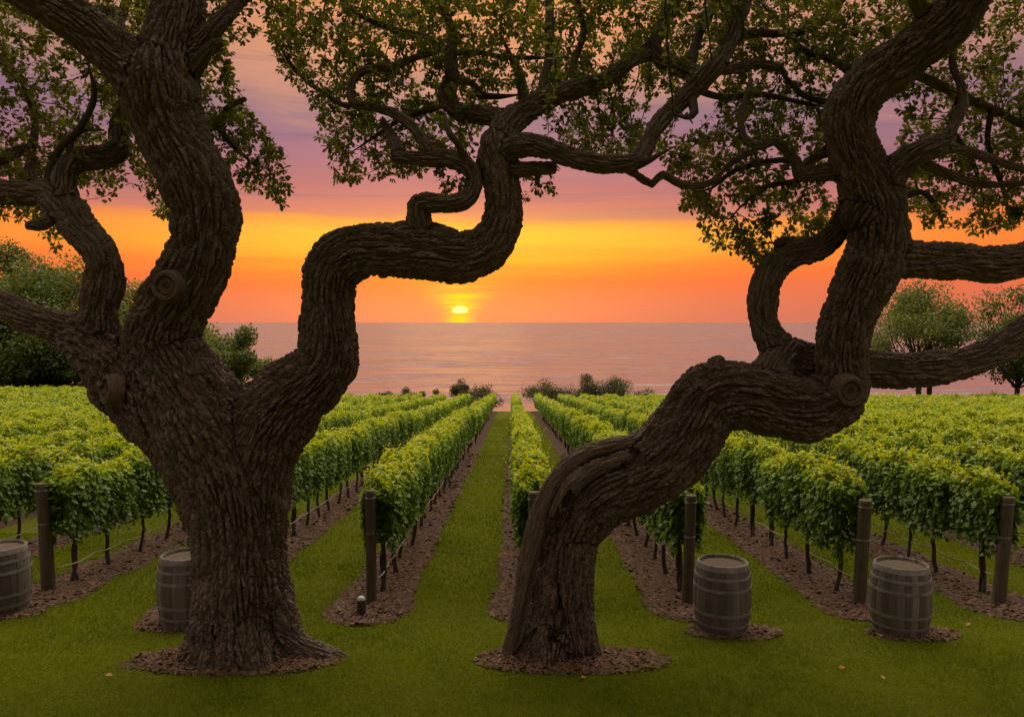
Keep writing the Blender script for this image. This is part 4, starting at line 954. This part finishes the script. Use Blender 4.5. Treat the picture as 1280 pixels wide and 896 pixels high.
# ------------------------------------------------------------------ trees and bushes beyond the vines
def far_tree(name, u, vtop, vbase, wpx, Y, label, cat, group, seed, mat, n_leaf=9000, size=.2, lobes=18, airy=0.0, bare=.25, stems=1, shape=.75):
    g_ = np.random.default_rng(seed); ct = at(u, vtop, Y); x = ct[0]; gz_ = float(ground(x, Y)); H = ct[2] - gz_; W = wpx * Y / F / 2
    root = tag(empty(name, (x, Y, gz_)), label, cat, group)
    zb = H * bare; cz = (zb + H) / 2; hz = (H - zb) / 2
    L_ = []
    while len(L_) < lobes:
        d = g_.normal(size=3); d /= np.linalg.norm(d); f_ = g_.uniform(.15, .82); c_ = np.array([d[0] * W * f_, d[1] * W * f_, cz + d[2] * hz * f_]); L_.append((c_, W * g_.uniform(.26, .44) * shape ** .5))
    L_.append((np.array([g_.normal() * W * .1, 0, H - W * .28]), W * .3))
    P_, N_, T_ = [], [], []
    per = n_leaf // len(L_)
    for c_, r_ in L_:
        d = unit(per, g_); rr = r_ * (g_.random(per) ** (.45 if airy < .3 else .7)) * (1 + .35 * vnoise(d * 2.2 + c_, seed % 97))
        q_ = c_ + d * rr[:, None] * [1, 1, .82]; P_.append(q_); N_.append(d * .6 + [0, 0, .5] + g_.normal(size=(per, 3)) * .5); T_.append(np.full(per, g_.uniform(.2, .7)))
    P_ = np.vstack(P_); N_ = np.vstack(N_); T_ = np.concatenate(T_) + g_.normal(size=len(P_)) * .15
    keep = (vnoise(P_ * (2.2 / max(W, 1) * 1.6) + seed, 61) + .6 * vnoise(P_ * 1.9 + seed, 62)) > (-.45 + airy)
    keep &= P_[:, 2] > max(.1, zb * .6)
    P_, N_, T_ = P_[keep], N_[keep], T_[keep]; n = len(P_)
    V, Fs, t2 = leaf_mesh(QUAD, QUADF, P_, g_.normal(size=(n, 3)) + [0, 0, -.3], N_, size * g_.uniform(.6, 1.3, n), np.clip(T_, 0, 1))
    mesh_np('crown', V, Fs, mat, root, {'tint': t2})
    mb = MB(); r0 = max(.04, H * .022)
    for s in range(stems):
        bx_ = (s - (stems - 1) / 2) * r0 * 3.2; tp = np.array([bx_ * 1.5, 0, zb + hz * .5]); t_ = np.linspace(0, 1, 8)
        Q = np.stack([bx_ + (tp[0] - bx_) * t_ + .12 * r0 * np.sin(t_ * 5 + s), .2 * r0 * np.cos(t_ * 4), -.3 + (tp[2] + .3) * t_], -1); mb.tube(Q, r0 * (1.1 - .55 * t_), 8)
        for c_, r_ in L_[s::stems]:
            a_ = Q[min(7, 3 + int(4 * min(1, c_[2] / H)))]; mid = (a_ + c_) / 2 + g_.normal(size=3) * .08 * W
            mb.tube(crom([[*a_, .4 * r0], [*mid, .25 * r0], [*c_, .1 * r0]], W * .12)[:, :3], np.linspace(.4, .1, len(crom([[*a_, 1], [*mid, 1], [*c_, 1]], W * .12))) * r0, 5)
    mb.build('trunk', M_VWOOD, root)
    return root
GT = 'trees beyond the left field'
for i, (u, vt, w_, Y, lab, nl) in enumerate([
    (8, 297, 160, 86, 'tallest dark green tree at the far left edge beyond the vines', 13000),
    (58, 316, 185, 82, 'broad pale green tree between the left oak\'s two lower limbs', 12000),
    (140, 340, 150, 88, 'round green tree seen between the left oak\'s limb and stem', 10000),
    (-62, 330, 150, 84, 'dark tree cut off by the left picture edge', 7000),
    (205, 372, 110, 86, 'green tree mostly hidden behind the left oak stem', 7000),
    (30, 385, 130, 78, 'low spreading tree in front of the tallest left tree', 9000),
    (118, 398, 130, 77, 'low dark tree at the field edge under the left oak limb', 9000),
    (205, 418, 100, 79, 'low tree behind the fork of the left oak', 6000)]):
    far_tree('broadleaf_tree', u, vt, 487, w_ * 1.22, Y, lab, 'tree', GT, 100 + i, M_TREEFAR, int(nl * (6.0 if i == 0 else 3.4)), .31, 40 if i == 0 else 34, -.7, .03)
far_tree('broadleaf_tree', 292, 404, 490, 104, 80, 'rounded green tree right of the left oak stem, sloping to the lake', 'tree', GT, 141, M_TREEFAR, 17000, .27, 24, -.25, .03)
far_tree('broadleaf_tree', 255, 425, 490, 80, 83, 'small green tree just behind the left oak crotch', 'tree', GT, 145, M_TREEFAR, 9000, .27, 14, -.25, .03)
far_tree('broadleaf_tree', 1158, 348, 497, 185, 78, 'round tree with two stems framed by the right oak limbs', 'tree', 'trees beyond the right field', 161, M_TREEFAR, 30000, .23, 34, .10, .20, 2)
far_tree('broadleaf_tree', 1275, 352, 497, 140, 74, 'airy tree at the far right picture edge', 'tree', 'trees beyond the right field', 163, M_TREEFAR, 20000, .23, 30, -.02, .12)
GB = 'bushes on the shore beyond the rows'
for i, (u, vt, w_, lab, dark) in enumerate([
    (510, 484, 26, 'small low bush furthest left on the shore', 1), (545, 486, 22, 'tiny low bush left of the rounded shore bush', 1),
    (576, 472, 34, 'rounded bush behind the row ends left of the grass path', 0), (606, 481, 44, 'dark spiky bush at the end of the grass path', 1),
    (677, 470, 50, 'loose round bush right of the middle row end', 1), (702, 486, 30, 'low bush between the loose bush and the dense pair', 1),
    (728, 466, 50, 'dense dark bush, left one of the dense pair', 0), (765, 468, 54, 'dense dark bush, right one of the dense pair', 0),
    (800, 487, 46, 'low bush behind the right rows near the oak elbow', 0), (528, 488, 26, 'low shrub between the two leftmost shore bushes', 0), (478, 489, 34, 'low shrub beside the big tree limb on the shore', 0)]):
    far_tree('bush', u, vt, 510, w_ * 1.35, 74.3 + .3 * (i % 3), lab, 'bush', GB, 200 + i, M_BUSH, 4200 if dark else 6500, .125, 18, -.05 if dark else -.3, .02, 3)

# ------------------------------------------------------------------ grass blades, chips, fallen leaves
gg = np.random.default_rng(77)
def on_mulch(x, y):
    m_ = np.zeros(len(x), bool)
    for k in ROWS:
        s = row_start(k) - .95
        a = (np.abs(x - rowx(k) + .02) < 1.0) & (y > s)
        if a.any(): ii = np.where(a)[0]; m_[ii] |= np.abs(x[ii] - rowx(k) + .02) < strip_half(k, y[ii]) * gg.uniform(.74, 1.05, len(ii))
    for cx, cy, rx, ry in DISCS: m_ |= ((x - cx) / rx) ** 2 + ((y - cy) / ry) ** 2 < gg.uniform(.25, .95, len(x))
    return m_
GV, GF, GT_, off = [], [], [], 0
for y0, y1, dens, hgt, wid in ((6.4, 8.2, 4200, .040, .0040), (8.2, 11, 3000, .038, .0046), (11, 15, 1500, .038, .007), (15, 22, 620, .038, .011), (22, 34, 240, .04, .018), (34, 60, 70, .045, .032)):
    xw = .68 * y1 + .6; xm = xw if y1 < 16 else min(xw, 9 if y1 < 30 else 4)
    n = int(dens * (y1 - y0) * 2 * xm); x = gg.uniform(-xm, xm, n); y = gg.uniform(y0, y1, n)
    ok = (np.abs(x) < .68 * y + .5) & ~on_mulch(x, y); x, y = x[ok], y[ok]; n = len(x)
    h = hgt * gg.uniform(.5, 1.25, n) * (1 + .25 * noise2(x * 1.1, y * 1.1, 71)); a = gg.uniform(0, 2 * np.pi, n); w2 = wid * gg.uniform(.6, 1.2, n)
    z = ground(x, y) - .003; ln = gg.normal(size=(n, 2)) * .35 * h[:, None]
    A = np.stack([x - w2 * np.cos(a), y - w2 * np.sin(a), z], -1); B = np.stack([x + w2 * np.cos(a), y + w2 * np.sin(a), z], -1); C = np.stack([x + ln[:, 0], y + ln[:, 1], z + h], -1)
    V = np.stack([A, B, C], 1).reshape(-1, 3); GV.append(V.astype(np.float32)); GF.append((np.arange(n * 3).reshape(-1, 3) + off)); off += n * 3
    tn_ = np.clip(.42 + .22 * noise2(x * .8, y * .8, 72) + .16 * noise2(x * 4, y * 4, 73) + gg.normal(size=n) * .14, 0, 1); GT_.append(np.repeat(tn_, 3))
print('blades', off // 3)
tag(mesh_np('grass', np.vstack(GV), [np.vstack(GF)], M_GRASS, None, {'tint': np.concatenate(GT_)}), 'short mown green grass of the lawn and alleys', 'grass', kind='stuff')
# wood chips
X_, Y_, Z_ = [], [], []
n = 42000; k = gg.integers(-4, 5, n); y = 9.2 + 22 * gg.random(n) ** 1.9; rx_ = np.array([rowx(a) for a in k])
x = rx_ + gg.uniform(-.62, .62, n); hw = np.zeros(n)
for kk in range(-4, 5): mk = k == kk; hw[mk] = strip_half(kk, y[mk])
ok = np.abs(x - rx_ + .02) < hw * 1.08; x, y, rr_ = x[ok], y[ok], np.abs(x - rx_)[ok] / np.maximum(hw[ok], .1); z = ground(x, y) + .012 + .028 * (1 - np.clip(rr_, 0, 1) ** 2)
px_, py_, pz_ = [x], [y], [z]
for cx, cy, rx, ry in DISCS:
    n = 3800 if rx > .8 else 800; a = gg.uniform(0, 2 * np.pi, n); r = np.sqrt(gg.random(n)) * 1.04; xx = cx + rx * r * np.cos(a); yy = cy + ry * r * np.sin(a)
    px_.append(xx); py_.append(yy); pz_.append(ground(xx, yy) + .012 + (.02 if rx > .8 else .008) * (1 - np.clip(r, 0, 1)))
x, y, z = map(np.concatenate, (px_, py_, pz_)); n = len(x)
a = gg.uniform(0, np.pi, n); ln = gg.uniform(.012, .042, n) * np.clip(y / 11, 1, 2); wd_ = ln * gg.uniform(.25, .6, n)
u = np.stack([np.cos(a), np.sin(a), gg.normal(size=n) * .25], -1) * ln[:, None]; v_ = np.stack([-np.sin(a), np.cos(a), gg.normal(size=n) * .4], -1) * wd_[:, None]; c_ = np.stack([x, y, z + .004], -1)
V = np.stack([c_ - u - v_, c_ + u - v_ * .6, c_ + u * .9 + v_, c_ - u * .8 + v_], 1).reshape(-1, 3)
tag(mesh_np('mulch_chips', V, [np.arange(n * 4).reshape(-1, 4)], M_CHIP, None, {'tint': np.repeat(gg.random(n), 4)}), 'loose brown bark chips on the mulch beds', 'bark chips', kind='stuff')
# a few fallen leaves
M_FALL = leaf_mat('fallen_leaf', (.35, .12, .03), (.45, .2, .05), (.5, .3, .1), .2)
for u, v, lab in ((131, 856, 'orange fallen leaf on the lawn left of the left oak'), (1056, 845, 'orange fallen leaf on the lawn below the rightmost barrels'), (727, 861, 'small fallen leaf on the grass below the leaning oak'), (1213, 782, 'pale fallen leaf on the grass near the rightmost post'), (1102, 857, 'brown fallen leaf on the lawn at lower right')):
    Yf = CAMZ / ((v - 403) / F); p0 = at(u, v, Yf); p0[2] = ground(p0[0], Yf) + .04
    V, Fs, t_ = leaf_mesh(OAK, OAKF, np.zeros((1, 3)), unit(1, gg) * [1, 1, .2], np.array([[.2, -.4, 1.]]), np.array([.075]), np.array([gg.random()]))
    o = mesh_np('fallen_leaf', V, Fs, M_FALL, None, {'tint': t_}); o.location = p0; tag(o, lab, 'leaf', 'fallen leaves')
